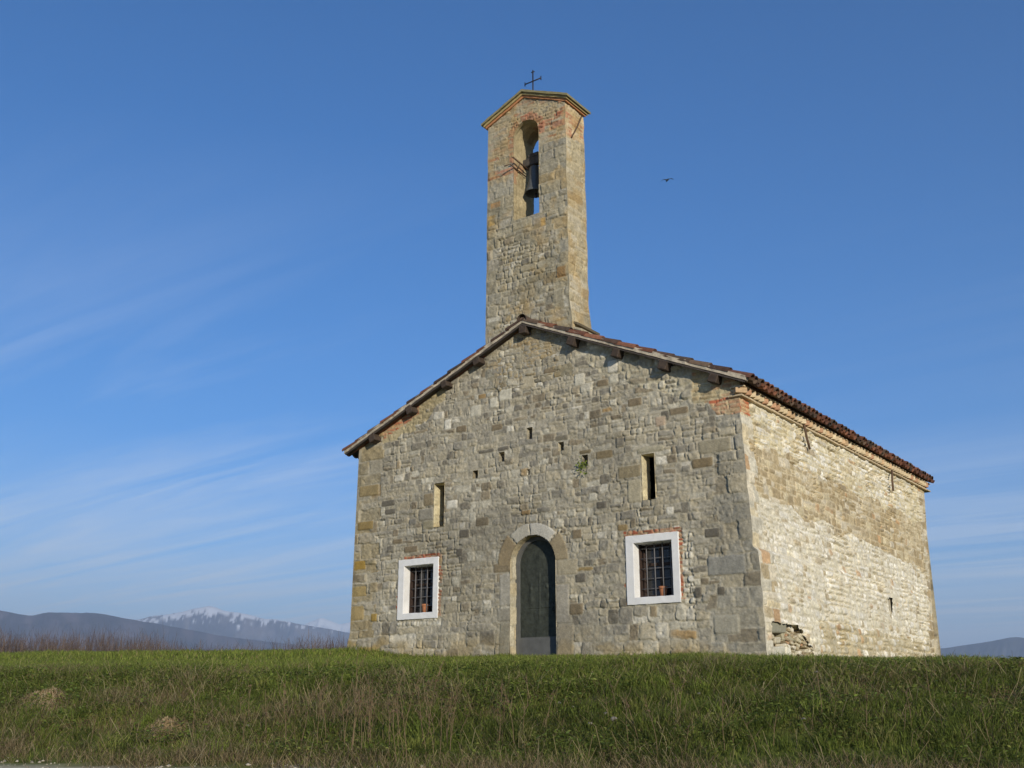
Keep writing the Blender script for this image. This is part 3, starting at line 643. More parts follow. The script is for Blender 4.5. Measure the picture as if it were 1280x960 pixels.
# ------------------------------------------------------------------ roof
TILE_C = [lin(122, 82, 64), lin(106, 74, 60), lin(134, 90, 68), lin(94, 74, 62), lin(84, 72, 62), lin(118, 98, 80), lin(144, 98, 74)]
def slope_frame(side):
    top = np.array([RIDX, RIDZ]); bot = np.array([RX0, EZL]) if side < 0 else np.array([RX1, EZR])
    d = bot-top; ln = np.linalg.norm(d); d = d/ln; nrm = np.array([-d[1], d[0]]) if side > 0 else np.array([d[1], -d[0]])
    return top, d, nrm, ln
def eave_skew(y): return .11*np.clip(y/RYB, 0, 1)          # the right eave runs a little outwards towards the back
def tiles():
    mb = MB(); rg = np.random.default_rng(17)
    for side in (-1, 1):
        top, d, nrm, ln = slope_frame(side); nt_ = 13; step = ln/nt_; sp = .198
        ny = int((RYB-RYF)/sp); a_ = np.linspace(0, np.pi, 7)
        for j in range(ny+1):
            y = RYF+.085+sp*j
            for cover in (1, 0):
                if not cover: yy = y+sp/2
                else: yy = y
                if yy > RYB: continue
                for i in range(nt_):
                    s0 = i*step-.02; s1 = (i+1)*step+.05+(rg.uniform(-.02, .035) if i == nt_-1 else 0)
                    if i == nt_-1 and not cover: s1 += .02
                    k = 1+eave_skew(yy)*side*.0
                    lift = rg.uniform(-.006, .005); yo = rg.uniform(-.012, .012); r0, r1_ = (.074, .090) if cover else (.070, .085)
                    v = []
                    for s, r, up in ((s0, r0, -.088), (s1, r1_, -.070+lift)):
                        for layer in (0, .016):
                            rr = r-layer
                            for a in a_:
                                hz = math.sin(a)*rr if cover else (.03-math.sin(a)*rr)
                                p = top+d*s+nrm*(up+hz-(0 if cover else .012))
                                xk = p[0]+(eave_skew(yy)*(s/ln) if side > 0 else 0)
                                v.append((xk, yy+yo-math.cos(a)*rr, p[1]))
                    m = 7; f = []
                    for q in range(m-1):
                        f += [[q, q+1, 2*m+q+1, 2*m+q], [m+q+1, m+q, 3*m+q, 3*m+q+1], [2*m+q, 2*m+q+1, 3*m+q+1, 3*m+q], [q+1, q, m+q, m+q+1]]
                    f += [[0, 2*m, 3*m, m], [m-1, 2*m-1, 4*m-1, 3*m-1]]
                    c = TILE_C[rg.integers(len(TILE_C))]*rg.uniform(.62, 1.0)
                    mb.add(v, f, c)
    # ridge tiles
    for i in range(24):
        y0 = RYF-.01+i*.42; y1 = y0+.47
        if y0 > RYB: break
        v = []
        for y, r in ((y0, .105), (y1, .092)):
            for a in np.linspace(-.15, np.pi+.15, 9): v.append((RIDX-math.cos(a)*r, y, RIDZ-.075+math.sin(a)*r))
        mb.add(v, [[q, q+1, 9+q+1, 9+q] for q in range(8)], TILE_C[rg.integers(len(TILE_C))]*rg.uniform(.7, 1.1))
    return mb.mesh('roof_tiles', False)
P_roof = ch('roof', tiles(), M_TILE)
def strip(y0, y1, up0, up1, s_from=-.0, s_to=0., jit=0., skew=True, seed=1, nseg=60):
    """solid slab following both slopes between two heights below the tile line"""
    rg = np.random.default_rng(seed); mb = MB()
    for side in (-1, 1):
        top, d, nrm, ln = slope_frame(side); ns = np.linspace(-.0, ln+s_to, nseg); v = []
        for s in ns:
            ja, jb = rg.uniform(-jit, jit, 2)
            for y, u in ((y0+jb, up0+ja), (y1, up0+ja), (y1, up1), (y0+jb, up1+ja*.5)):
                p = top+d*s+np.array([0, 1])*u/ max(abs(nrm[1]), .5)
                v.append((p[0]+(eave_skew(y)*(s/ln) if side > 0 else 0), y, p[1]))
        f = []
        for i in range(nseg-1):
            for q in range(4): f.append([i*4+q, i*4+(q+1) % 4, (i+1)*4+(q+1) % 4, (i+1)*4+q])
        f += [[0, 3, 2, 1], [(nseg-1)*4+q for q in range(4)]]
        if side > 0: f = [q[::-1] for q in f]
        mb.add(v, f)
    return mb
ch('verge_mortar', strip(RYF+.012, RYF+.09, -.050, -.125, s_to=-.03, jit=.006, seed=5).mesh('verge_mortar'), M_MORTAR, P_roof)
ch('roof_boards', strip(RYF+.03, RYB-.03, -.075, -.13, s_to=-.06, seed=6, nseg=3).mesh('roof_boards'), M_PLANK, P_roof)
ch('verge_board', strip(RYF+.022, RYF+.05, -.136, -.160, s_to=-.06, seed=8, nseg=3).mesh('verge_board'), M_PLANK, P_roof)
for bx in (.44, 1.42, 2.31, 3.10, 4.19, 5.25, 6.16, 7.06, 7.95):
    sl = 0 if abs(bx-RIDX) < .1 else (1 if bx > RIDX else -1)
    z = float(roof_z(np.array(bx)))-.245-(.02 if sl == 0 else 0)
    mb = MB(); ang = math.atan(.43)*sl*.9
    mb.box((bx, .17, z), (.15+R.uniform(-.01, .02), .72, .15+R.uniform(-.01, .02)), M=ry(ang), bev=.012, jit=.004, rng=R)
    ch('roof_beam', mb.mesh('beam'), M_WOOD)
# brick cornice with dog-tooth course under each long eave
def cornice(side):
    mb = MB(); rg = np.random.default_rng(23)
    for k, (z, pr, hgt) in enumerate(((3.700, .065, .034), (3.842, .11, .024))):
        y = -.05 if side > 0 else .2
        while y < LEN+.02:
            ln = rg.uniform(.24, .32); ym = y+ln/2; t = ym/LEN
            xw = (8.305*(1-t)+8.475*t) if side > 0 else -.075
            mb.box((xw+side*(pr-.12), ym, z+rg.uniform(-.004, .004)), (.24, ln-.008, hgt), col=lin(200, 180, 146)*rg.uniform(.8, 1.1), bev=.004, jit=.003, rng=rg)
            y += ln
    n = int(LEN/.16)
    for i in range(0 if side > 0 else 2, n+1):
        ym = i*.16; t = ym/LEN; xw = (8.305*(1-t)+8.475*t) if side > 0 else -.075
        c = [lin(206, 186, 150), lin(196, 166, 128), lin(182, 142, 110), lin(212, 194, 160)][rg.choice(4, p=[.45, .25, .15, .15])]*rg.uniform(.8, 1.1)
        mb.box((xw+side*.022, ym, 3.772), (.20, .125, .088), M=rz(math.radians(45)), col=c, bev=.006, jit=.004, rng=rg)
    mb.box((8.38 if side > 0 else -.06, LEN/2, 3.88), (.16, LEN-.1, .06), M=rz(-math.atan(.17/LEN) if side > 0 else 0), col=lin(120, 90, 66))
    return ch('brick_cornice', mb.mesh('cornice'), M_BRICK)
cornice(1); cornice(-1)
# iron wall anchors high on the long side
for (ya, za, yb_, zb_) in ((2.43, 3.72, 2.60, 3.30), (7.18, 3.70, 7.10, 3.26)):
    mb = MB(); t = ya/LEN; x = 8.305*(1-t)+8.475*t+.09
    mb.tube([(x, ya, za), (x-.005, (ya+yb_)/2, (za+zb_)/2), (x+.004, yb_, zb_)], .022, 8); ch('wall_anchor', mb.mesh('anchor', True), M_RUST)
# broken-out corner at the foot of the long side: loose flat stones in a shallow hole
mb = MB(); rg = np.random.default_rng(41)
mb.box((8.24, 1.1, -.1), (.06, 1.9, 1.0), col=lin(150, 132, 98))
for (y, z, l, h, c, px) in ((.62, .12, .72, .17, lin(150, 146, 126), .0), (1.1, .0, .55, .12, lin(166, 158, 130), -.02), (.43, -.02, .20, .09, lin(190, 178, 146), -.03), (.66, -.06, .22, .08, lin(196, 186, 160), -.03),
                            (.60, -.30, .48, .26, lin(198, 192, 172), .0), (.95, -.27, .22, .30, lin(224, 216, 192), .02), (.36, -.18, .14, .2, lin(150, 140, 116), -.05)):
    mb.box((8.29+px, y, z), (.26, l, h), col=c, bev=.018, jit=.016, rng=rg, M=rx(rg.uniform(-.06, .06)))
for i in range(190):
    y = rg.uniform(.9, 2.3); z = rg.uniform(-.50, .26-max(0, y-1.35)*.30)
    c = [lin(200, 189, 160), lin(182, 166, 134), lin(160, 144, 116), lin(216, 207, 184), lin(184, 146, 112)][rg.choice(5, p=[.3, .25, .2, .2, .05])]
    mb.box((8.31+rg.uniform(-.04, .05), y, z), (.18, rg.uniform(.07, .20), rg.uniform(.03, .075)), M=rx(rg.uniform(-.5, .2)), col=c, bev=.012, jit=.012, rng=rg)
for (y, z, r) in ((1.98, -.28, .14), (1.50, -.40, .13), (2.02, .0, .09)): mb.rock((8.33, y, z), (.10, r, r*.85), rg, lin(196, 190, 166))
ch('exposed_rubble', mb.mesh('rubble'), M_STONE)

# ------------------------------------------------------------------ bell gable
TX0, TX1, TD = 3.205, 5.115, .67
TEZ, TPX, TPZ = 10.28, 4.13, 10.66
OB = (3.868, 4.478, 8.02, 9.83); ORr = (OB[1]-OB[0])/2; OCX = (OB[0]+OB[1])/2
def t_top(x): return np.where(x < TPX, TEZ+(x-TX0)/(TPX-TX0)*(TPZ-TEZ), TPZ-(x-TPX)/(TX1-TPX)*(TPZ-TEZ+.06))
def tx0(z): return TX0+.012*(z-8)/2+.015*(vn(z*4.5, z*0, 21)-.5)
def tx1(z): return TX1-.012*(z-8)/2+.02*(vn(z*4.5, z*0, 22)-.5)+.05*ss(6.1, 5.7, z)
def tower_face(kind):
    if kind == 'front': us = grid_lines(TX0, TX1, .0155, [OB[0], OB[1]])
    elif kind == 'back': us = grid_lines(TX0, TX1, .03, [OB[0], OB[1]])
    else: us = grid_lines(0, TD, .0155)
    vs_ = grid_lines(4.6, 10.72 if kind in ('front', 'back') else TEZ+.02, .0155 if kind != 'back' else .03, [OB[2]])
    U, V = np.meshgrid(us, vs_); sd_ = {'front': 111, 'back': 112, 'right': 113, 'left': 114}[kind]
    nz = (fbm(U*2.1, V*2.1, sd_+400, 3)-.5)*2
    def layer(seed, pal, mcol, h, wd, bulge=.013, **kw):
        rk = {k: kw.pop(k) for k in ('tilt', 'off', 'mdep', 'edge') if k in kw}
        d, i_, du, dv = coursed(U, V, seed, h, wd, **kw)
        return relief(d, i_, du, dv, seed, bulge=bulge, U=U, V=V, **rk), paint(d, i_, seed+50, pal, mcol, U, V)
    H, K = layer(sd_, PAL_T, MORT_T, .12, .145, split=.25, corner=.5, bulge=.018, warp=.05)
    if kind in ('front', 'back'):
        eu = np.minimum(U-TX0, TX1-U)
        h2, k2 = layer(sd_+10, PAL_T[:4]+[(2.5, lin(156, 150, 130))], MORT_T, .215, .40, wv=.35, corner=.15, split=.15, off=.016)
        m = ((eu < .34+.22*(rnd(np.floor(V/.215).astype(int), 8)-.5)) | (V > 7.7) & (V < 9.45))*1.
        H, K = blend(m, H, h2), blend(m, K, k2)
        # rendered field with bricks in the little gable
        h2, k2 = layer(sd_+20, [(3, lin(170, 148, 108)), (2, lin(160, 150, 124)), (1, lin(176, 118, 78))], lin(170, 154, 116), .075, .2, hv=.1, corner=.2, split=0, bulge=.007)
        sm = ss(.5, .62, fbm(U*2.2, V*2.2, sd_+30, 4))*.7; k2 = blend(sm, k2, np.broadcast_to(lin(168, 157, 128), k2.shape)*(1+.3*(fbm(U*9, V*9, 61, 4)-.5))[..., None]); h2 = h2*(1-sm*.7)
        m = (V > 9.45+.05*nz)*1.; H, K = blend(m, H, h2), blend(m, K, k2)
        # brick arch ring and a brick ledge at its left springing
        rr = np.hypot(U-OCX, V-OB[3]); th = np.arctan2(V-OB[3], U-OCX)
        br = (rnd(np.floor(th*9+40).astype(int), 9)); seam = np.abs((th*9) % 1-.5)
        m = ((rr > ORr-.02) & (rr < ORr+.15+.05*(br-.5)) & (V > OB[3]-.02) & (br > .12) & (seam < .42))*1.
        K = blend(m*.75, K, (np.array(lin(166, 104, 74))*(.7+.6*br[..., None]))); H = H+m*.006
        for (x0, x1, z0, z1, c) in ((TX0, 3.87, 9.06, 9.12, BRICKC), (3.4, 3.87, 9.14, 9.20, lin(184, 110, 74)), (TX0, 3.5, 9.16, 9.24, lin(160, 118, 86)), (3.75, 3.88, 9.2, 9.6, lin(178, 112, 76)), (3.73, 3.88, 9.62, 9.85, lin(168, 98, 66)),
                                    (4.75, 5.1, 9.72, 9.86, lin(180, 112, 76)), (4.85, 5.1, 9.98, 10.05, BRICKC), (4.48, 4.62, 9.72, 9.95, lin(182, 116, 80)), (TX0, 3.5, 9.5, 9.56, BRICKC*.9)):
            zz_ = V-.18*np.maximum(0, U-3.5)*(x1 < 4)*0
            m = ((U > x0) & (U < x1) & (zz_ > z0+.02*nz) & (zz_ < z1+.02*nz) & (vn(U*9, V*20, 12) > .22))*1.
            K = blend(m*.62, K, np.broadcast_to(c, K.shape)*(.8+.4*fbm(U*14, V*14, 13, 3))[..., None])
        for (x0, x1, z0, z1, c) in ((4.85, 5.08, 6.55, 6.78, lin(150, 118, 70)), (3.26, 3.55, 6.02, 6.14, PALE), (4.98, 5.1, 5.95, 6.2, PALE), (4.55, 4.85, 6.5, 6.72, lin(138, 122, 88)), (4.5, 4.62, 7.72, 7.9, lin(186, 150, 84)), (3.24, 3.42, 8.05, 8.3, lin(188, 152, 78)), (3.3, 3.55, 8.42, 8.55, lin(170, 128, 72))):
            m = ss(0, .02, np.minimum(np.minimum(U-x0, x1-U), np.minimum(V-z0, z1-V))+.012*nz); K = blend(m, K, np.broadcast_to(c, K.shape)*(.8+.4*fbm(U*12, V*12, 14, 3))[..., None])
    else:
        h2, k2 = layer(sd_+10, [(3, lin(178, 163, 124)), (2, lin(166, 150, 114)), (2, lin(186, 174, 144)), (.7, lin(172, 144, 96))], lin(184, 168, 130), .19, .34, wv=.3, corner=.2, split=.3)
        m = (V < 9.55+.1*nz)*1.; H, K = blend(m, H, h2), blend(m, K, k2)
        h2, k2 = layer(sd_+20, [(3, lin(190, 164, 116)), (2, lin(184, 120, 82)), (1, lin(206, 186, 146))], lin(190, 168, 122), .075, .22, hv=.1, corner=.15, split=0, bulge=.008)
        m = (V >= 9.5+.1*nz)*1.; H, K = blend(m, H, h2), blend(m, K, k2)
    lich = ss(.50, .68, fbm(U*3.1, V*3.1, sd_+60, 4))*.38
    K = blend(lich, K, np.broadcast_to(lin(176, 142, 74), K.shape)*(.75+.5*fbm(U*15, V*15, 62, 3))[..., None])
    lum = K.mean(-1, keepdims=True); K = lum+(K-lum)*.86
    g_ = ss(.55, .75, fbm(U*1.7+9, V*1.7, sd_+61, 4))*.6; K = blend(g_, K, np.broadcast_to(lin(124, 118, 98), K.shape))
    if kind in ('front', 'back'):
        UC = (U[:-1, :-1]+U[1:, 1:])/2; VC = (V[:-1, :-1]+V[1:, 1:])/2
        keep = VC < t_top(UC)
        keep &= ~((UC > OB[0]) & (UC < OB[1]) & (VC > OB[2]) & (VC < OB[3])); keep &= ~((np.hypot(UC-OCX, VC-OB[3]) < ORr) & (VC >= OB[3]))
        H = H*ss(0, .07, U-TX0)*ss(0, .07, TX1-U)
        t = (U-TX0)/(TX1-TX0); X = tx0(V)*(1-t)+tx1(V)*t
        Y = (.0-H) if kind == 'front' else (TD+H)
        return grid_mesh(kind, np.stack([X, Y, V], -1), K, keep, flip=kind == 'front')
    H = H*ss(0, .07, U)*ss(0, .07, TD-U)
    X = tx1(V)+H if kind == 'right' else tx0(V)-H
    return grid_mesh(kind, np.stack([X, U, V], -1), K, None, flip=kind == 'right')
def join_meshes(mes, name):
    bm = bmesh.new()
    for m in mes: bm.from_mesh(m)
    me = bpy.data.meshes.new(name); bm.to_mesh(me); bm.free()
    me.polygons.foreach_set('use_smooth', np.ones(len(me.polygons), bool)); return me
P_tower = ch('bell_gable', join_meshes([tower_face(k) for k in ('front', 'back', 'right', 'left')], 'bell_gable'), M_STONE)
oar = [(OB[0], OB[2])]+[(OCX-ORr*math.cos(a), OB[3]+ORr*math.sin(a)) for a in np.linspace(0, math.pi, 25)]+[(OB[1], OB[2]), (OB[0], OB[2])]
reveal('belfry_opening', oar[::-1], -.008, TD+.008, 131, [(3, lin(162, 148, 114)), (2, lin(174, 160, 126)), (.8, lin(160, 120, 88)), (1, lin(146, 130, 96))], lin(166, 152, 118), P_tower, h=.3, wd=.17, step=.02)
# moulded cap following the little gable
def cap():
    mb = MB(); rg = np.random.default_rng(61)
    cols = [lin(182, 128, 88), lin(168, 150, 104), lin(134, 126, 92)]
    for k, (ov, th, lift) in enumerate(((.03, .05, 0.), (.062, .045, .05), (.10, .05, .098))):
        pl = [(TX0-ov, TEZ-ov*.41+lift), (TPX, TPZ+lift+.005), (TX1+ov, TEZ-.06-ov*.44+lift)]
        pts = []
        for (a, b) in ((pl[0], pl[1]), (pl[1], pl[2])):
            m = 12
            for i in range(m): pts.append((a[0]+(b[0]-a[0])*i/m, a[1]+(b[1]-a[1])*i/m))
        pts.append(pl[2]); v = []
        y0, y1 = -ov, TD+ov
        for x, z in pts:
            j = rg.uniform(-.005, .005, 4)
            v += [(x, y0+j[0], z+j[1]), (x, y1, z+j[1]), (x, y1, z+th+j[2]), (x, y0+j[3], z+th+j[2])]
        f = []
        for i in range(len(pts)-1):
            for q in range(4): f.append([i*4+q, i*4+(q+1) % 4, (i+1)*4+(q+1) % 4, (i+1)*4+q])
        n = len(pts)-1; f += [[0, 3, 2, 1], [n*4, n*4+1, n*4+2, n*4+3]]
        mb.add(v, np.array(f)[:, ::-1], cols[k])
    return mb
ch('gable_cap', cap().mesh('cap'), M_BRICK, P_tower)
# iron cross on the cap
mb = MB(); cx_, cy_, cz_ = 4.10, .35, 10.66
mb.tube([(cx_, cy_, cz_), (cx_, cy_, 11.50)], .014, 6); mb.tube([(cx_-.20, cy_, 11.245), (cx_+.20, cy_, 11.245)], .013, 6)
for x in (-.2, .2): mb.tube([(cx_+x, cy_, 11.20), (cx_+x, cy_, 11.29)], .011, 6)
mb.tube([(cx_-.04, cy_, 11.46), (cx_+.04, cy_, 11.46)], .011, 6)
ch('iron_cross', mb.mesh('cross', True), M_IRON, P_tower)
# tie bars and a strap on the tower
mb = MB(); mb.tube([(OB[0]-.05, .45, 9.42), (OB[1]+.05, .45, 9.42)], .018, 6); ch('tie_bar', mb.mesh('tie_bar', True), M_IRON, P_tower)
mb = MB(); mb.tube([(TX1+.02, .54, 10.14), (TX1+.035, .36, 9.83), (TX1+.02, .16, 9.50)], .015, 6); ch('strap', mb.mesh('strap', True), M_RUST, P_tower)
# stone cover strip where the roof meets the tower's right flank
mb = MB(); mb.box((TX1+.13, .42, 5.50), (.26, .80, .05), M=ry(.42), col=lin(176, 166, 138), bev=.01); mb.box((TX1+.10, .42, 5.62), (.14, .76, .05), M=ry(.42), col=lin(108, 98, 78), bev=.01)
ch('roof_flashing', mb.mesh('flashing'), M_STONE, P_tower)
# the bell, hung from a wooden yoke
bell = empty('church_bell', (OCX-.06, .37, 8.70), 0, label='dark bronze bell hanging in the arched opening of the bell gable', category='bell')
mb = MB(); mb.lathe([(.0, .60), (.05, .60), (.105, .575), (.125, .53), (.13, .40), (.145, .25), (.175, .12), (.215, .03), (.228, .0), (.218, -.008), (.195, .02), (.16, .12), (.13, .25), (.115, .45), (.0, .52)], n=32)
mb.v = [v*np.array([.88, .88, 1]) for v in mb.v]; obj('bell_body', mb.mesh('bell_body', True), M_BELL, bell)
mb = MB(); mb.box((.02, 0, .70), (.56, .13, .17), bev=.015); mb.box((0, 0, .83), (.26, .12, .10), bev=.02); obj('yoke', mb.mesh('yoke'), M_YOKE, bell)
mb = MB(); mb.tube([(0.02, 0, .50), (0.03, 0, -.06)], .014, 8); mb.tube([(0.03, 0, -.02), (.03, 0, -.09), (.03, 0, -.11)], [.03, .04, .02], 10); obj('clapper', mb.mesh('clapper', True), M_IRON, bell)
mb = MB(); mb.tube([(-.14, -.02, .55), (-.16, -.52, .62)], .018, 6); mb.tube([(-.20, -.02, .42), (-.24, -.50, .50), (-.34, -.56, .46)], .014, 6); mb.tube([(-.19, -.3, .47), (-.15, -.3, .59)], .012, 6)
obj('rocker_bars', mb.mesh('rocker_bars', True), M_RUST, bell)

# ------------------------------------------------------------------ ground sheet
def nonuni(lo, hi, step, far, ratio=1.35):
    g = list(np.arange(lo, hi+1e-6, step)); s = step
    while g[-1] < far: s *= ratio; g.append(g[-1]+s)
    s = step
    while g[0] > -far: s *= ratio; g.insert(0, g[0]-s)
    return np.array(g)
def ground():
    tt = nonuni(5, 34, .16, 15000); s_ = nonuni(-17, 17, .18, 15000)
    T, S = np.meshgrid(tt, s_, indexing='ij'); X, Y = xy_of(T, S); Z = ground_z(X, Y)
    q = T+.3*S+.5*(fbm(S*.35+40, T*.2, 3, 2)-.5)
    n = fbm(X*1.5, Y*1.5, 5, 4)
    soil = lin(112, 96, 64); grn = lin(92, 100, 46); grv = lin(190, 178, 152); far = lin(96, 96, 56)
    K = soil+(grn-soil)*ss(.35, .6, n)[..., None]
    lawn = ss(11.6, 12.6, q+n); K = K+(grn*.9-K)*lawn[..., None]
    g = ss(9.02, 8.6, q+.5*(n-.5)); K = K+(grv*(.7+.6*fbm(X*9, Y*9, 6, 3))[..., None]-K)*g[..., None]
    K = K+(far-K)*ss(60, 200, T)[..., None]
    me = grid_mesh('ground', np.stack([X, Y, Z], -1), K)
    m = material('soil_and_grass', use_col=True, rough=1, noise=.3, nscale=12, bump=.6, bscale=30, spec=.05)
    return obj('ground', me, m, kind='structure', label='grassy mound and plain')
ground()

# ------------------------------------------------------------------ mountains on the horizon
def px_ray(px, py):
    f3 = np.array([math.sin(YAW)*math.cos(PITCH), math.cos(YAW)*math.cos(PITCH), math.sin(PITCH)]); r3 = np.array([RT[0], RT[1], 0]); u3 = np.cross(r3, f3)
    d = f3+r3*(px-640)/FPX+u3*(480-py)/FPX; return d/np.linalg.norm(d)
def mountain(name, pts, R0, D, seed, pal, snow, label, jag=.02, ext=(-6, 6)):
    az = []; te = []
    for p in pts:
        d = px_ray(*p); az.append(math.degrees(math.atan2(d[0], d[1]))); te.append(d[2]/math.hypot(d[0], d[1]))
    a = np.linspace(az[0]+ext[0], az[-1]+ext[1], 520); r = np.linspace(R0-D, R0+D*.7, 70)
    A, Rr = np.meshgrid(a, r); tan = np.interp(a, az, te, left=te[0]*.8, right=te[-1]*.5)
    k = np.ones(9)/9; tan = np.convolve(np.pad(tan, 4, 'edge'), k, 'valid')
    X = CAM[0]+np.sin(np.radians(A))*Rr; Y = CAM[1]+np.cos(np.radians(A))*Rr
    ridge = (tan*R0+CAM[2])[None]
    u = np.abs(Rr-R0)/np.where(Rr < R0, D, D*.7)
    sc = R0*.10
    rg_ = 1-2*np.abs(fbm(X/sc, Y/sc, seed, 5)-.5)*1.6
    f = (1-u)**1.15*(1-u*.55*(1-rg_)*1.5)
    f = np.clip(f, 0, 1)
    Z = -20+(ridge+20)*f+ridge*jag*(fbm(X/sc*5, Y/sc*5, seed+3, 4)-.5)*2*ss(0, .2, f)-ridge*.055*ss(0, .12, u)*ss(.9, .4, u)*np.abs(fbm(A*2.2+3*fbm(X/sc, Y/sc, seed, 2), Rr/sc*.5, seed+4, 4)-.5)*2
    n = fbm(X/sc*2.5, Y/sc*2.5, seed+5, 5); n2 = fbm(X/sc*9, Y/sc*9, seed+6, 3)
    K = pal[0]+(pal[1]-pal[0])*ss(.4, .6, fbm(A*1.6, Z/R0*70, seed+5, 4))[..., None]; K = K*(.5+.55*n2+.45*fbm(A*6, Z/R0*220, seed+9, 4))[..., None]
    if snow is not None:
        n3 = fbm(A*3.2+2*fbm(A*5, Z/R0*300, seed+12, 2), Z/R0*420, seed+8, 5); h = Z/ridge.max()+.10*(n2-.5)+.36*(n3-.5)+.12*(n-.5)
        s = ss(snow, snow+.035, h+.22*(fbm(A*9, Z/R0*330, seed+11, 3)-.5))[..., None]*.85; K = K+(np.array([.78, .79, .82])-K)*s
    me = grid_mesh(name, np.stack([X, Y, Z], -1), K)
    return obj(name, me, M_HILL, kind='structure', label=label)
M_HILL = material('wooded_slopes', use_col=True, rough=1, noise=0, bump=0, spec=0)
WOOD_A = lin(92, 84, 92), lin(70, 68, 80); WOOD_B = lin(112, 106, 112), lin(82, 82, 96)
mountain('hills', [(-160, 775), (-60, 768), (0, 762), (40, 767), (60, 763), (100, 763), (128, 765), (150, 769), (180, 775), (225, 784), (300, 797), (380, 806)], 6500, 2600, 201, WOOD_A, None, 'wooded brown purple ridge', ext=(-8, 2))
mountain('mountains', [(60, 790), (140, 778), (175, 771), (205, 766), (232, 762), (250, 758), (264, 756), (282, 761), (305, 765), (330, 771), (352, 774), (378, 779), (400, 783), (470, 796), (560, 806)], 10000, 3600, 202, WOOD_B, .83, 'snow topped mountain', jag=.022, ext=(-3, 3))
mountain('mountains', [(340, 790), (378, 780), (392, 774), (402, 769), (410, 773), (425, 778), (437, 775), (455, 779), (480, 784), (540, 792)], 14500, 3500, 203, (lin(170, 172, 180), lin(150, 152, 165)), .5, 'far white snow peak', jag=.02, ext=(-3, 3))
mountain('hills', [(1080, 815), (1180, 809), (1215, 804), (1240, 800), (1262, 796), (1275, 795), (1290, 798), (1340, 803), (1450, 812)], 8500, 2600, 204, (lin(84, 84, 88), lin(70, 72, 80)), None, 'low blue hill', jag=.012, ext=(-3, 4))

# ------------------------------------------------------------------ bare thicket beyond the mound
def thicket():
    rg = np.random.default_rng(71); n = 13000
    t = rg.uniform(54, 78, n); s = rg.uniform(-50, 2, n)*t/70; X, Y = xy_of(t, s); Z = ground_z(X, Y)-.1
    cl = fbm(s*.30, t*.3, 5, 2)
    h = (1.45+.85*ss(.3, .7, cl)+rg.normal(size=n)*.25).clip(.7, 2.8)
    V = []; F = []; K = []; k = 0
    pal = np.array([lin(98, 84, 76), lin(90, 78, 73), lin(106, 90, 78), lin(84, 74, 71), lin(114, 96, 78)])
    def prism(b, tp, r0, r1, c):
        nonlocal k
        a = rg.uniform(0, 6.28)
        for p, r in ((b, r0), (tp, r1)):
            for q in range(3): V.append((p[0]+r*math.cos(a+q*2.094), p[1]+r*math.sin(a+q*2.094), p[2]))
        for q in range(3): F.append((k+q, k+(q+1) % 3, k+3+(q+1) % 3, k+3+q))
        K.extend([c]*6); k += 6
    for i in range(n):
        c = pal[rg.integers(5)]*rg.uniform(.7, 1.2)
        b = np.array([X[i], Y[i], Z[i]]); lean = rg.normal(size=2)*.10*h[i]; tp = b+np.array([lean[0], lean[1], h[i]])
        prism(b, tp, .010, .0035, c)
        for j in range(rg.integers(2, 5)):
            u = rg.uniform(.25, .85); p = b+(tp-b)*u; l = h[i]*rg.uniform(.18, .42); d = np.array([rg.normal()*.45, rg.normal()*.45, 1.]); prism(p, p+d/np.linalg.norm(d)*l, .007, .003, c)
    return obj('thicket', npmesh('thicket', V, np.array(F), np.array(K), False), M_TWIG, kind='stuff', label='bare reddish thicket beyond the mound')
thicket()

# ------------------------------------------------------------------ grass
def blades(t, s, h, wd, lean, col, rg, ldir=None, droop=.35):
    n = len(t); X, Y = xy_of(t, s); Z = ground_z(X, Y)-.006
    B = np.stack([X, Y, Z], 1)
    a = rg.uniform(0, 2*np.pi, n); side = np.stack([np.cos(a), np.sin(a), np.zeros(n)], 1)
    la = rg.uniform(0, 2*np.pi, n) if ldir is None else ldir; ld = np.stack([np.cos(la), np.sin(la), np.zeros(n)], 1)
    up = np.array([0, 0, 1.]); hh = h[:, None]
    M_ = B+ld*hh*lean[:, None]*.4+up*hh*.6
    T_ = B+ld*hh*lean[:, None]*(1+droop)+up*hh*(1-.3*lean[:, None])
    w2 = (wd/2)[:, None]
    V = np.stack([B-side*w2, B+side*w2, M_+side*w2*.8, M_-side*w2*.8, T_], 1).reshape(-1, 3)
    i = np.arange(n)*5
    return V, np.stack([i, i+1, i+2, i+3], 1), np.stack([i+3, i+2, i+4], 1), np.repeat(col, 5, 0)
class Blades:
    def __init__(s): s.V = []; s.Q = []; s.T = []; s.K = []; s.n = 0
    def add(s, V, Q, T, K): s.V.append(V); s.Q.append(Q+s.n); s.T.append(T+s.n); s.K.append(K); s.n += len(V)
    def build(s, name, m, **p): return obj(name, npmesh(name, np.concatenate(s.V), [np.concatenate(s.Q), np.concatenate(s.T)], np.concatenate(s.K), False), m, **p)
def wedge(n, t0, t1, rg, marg=2.0, pw=1.0):
    t = t0+(t1-t0)*rg.random(n*2)**pw; s = rg.uniform(-1, 1, n*2)*(.53*t1+marg)
    m = np.abs(s) < .53*t+marg; return t[m][:n], s[m][:n]
def qof(t, s): return t+.3*s+.5*(fbm(s*.35+40, t*.2, 3, 2)-.5)
def mixc(rg, pal, wts, n, var=.3):
    c = np.array(pal)[rg.choice(len(pal), n, p=np.array(wts)/sum(wts))]; return c*rg.uniform(1-var, 1+var, n)[:, None]
G1, G2, G3, G4 = (.190, .235, .042), (.150, .190, .036), (.250, .265, .062), (.095, .118, .026)
D1, D2, D3 = (.34, .265, .135), (.26, .19, .10), (.42, .34, .19)
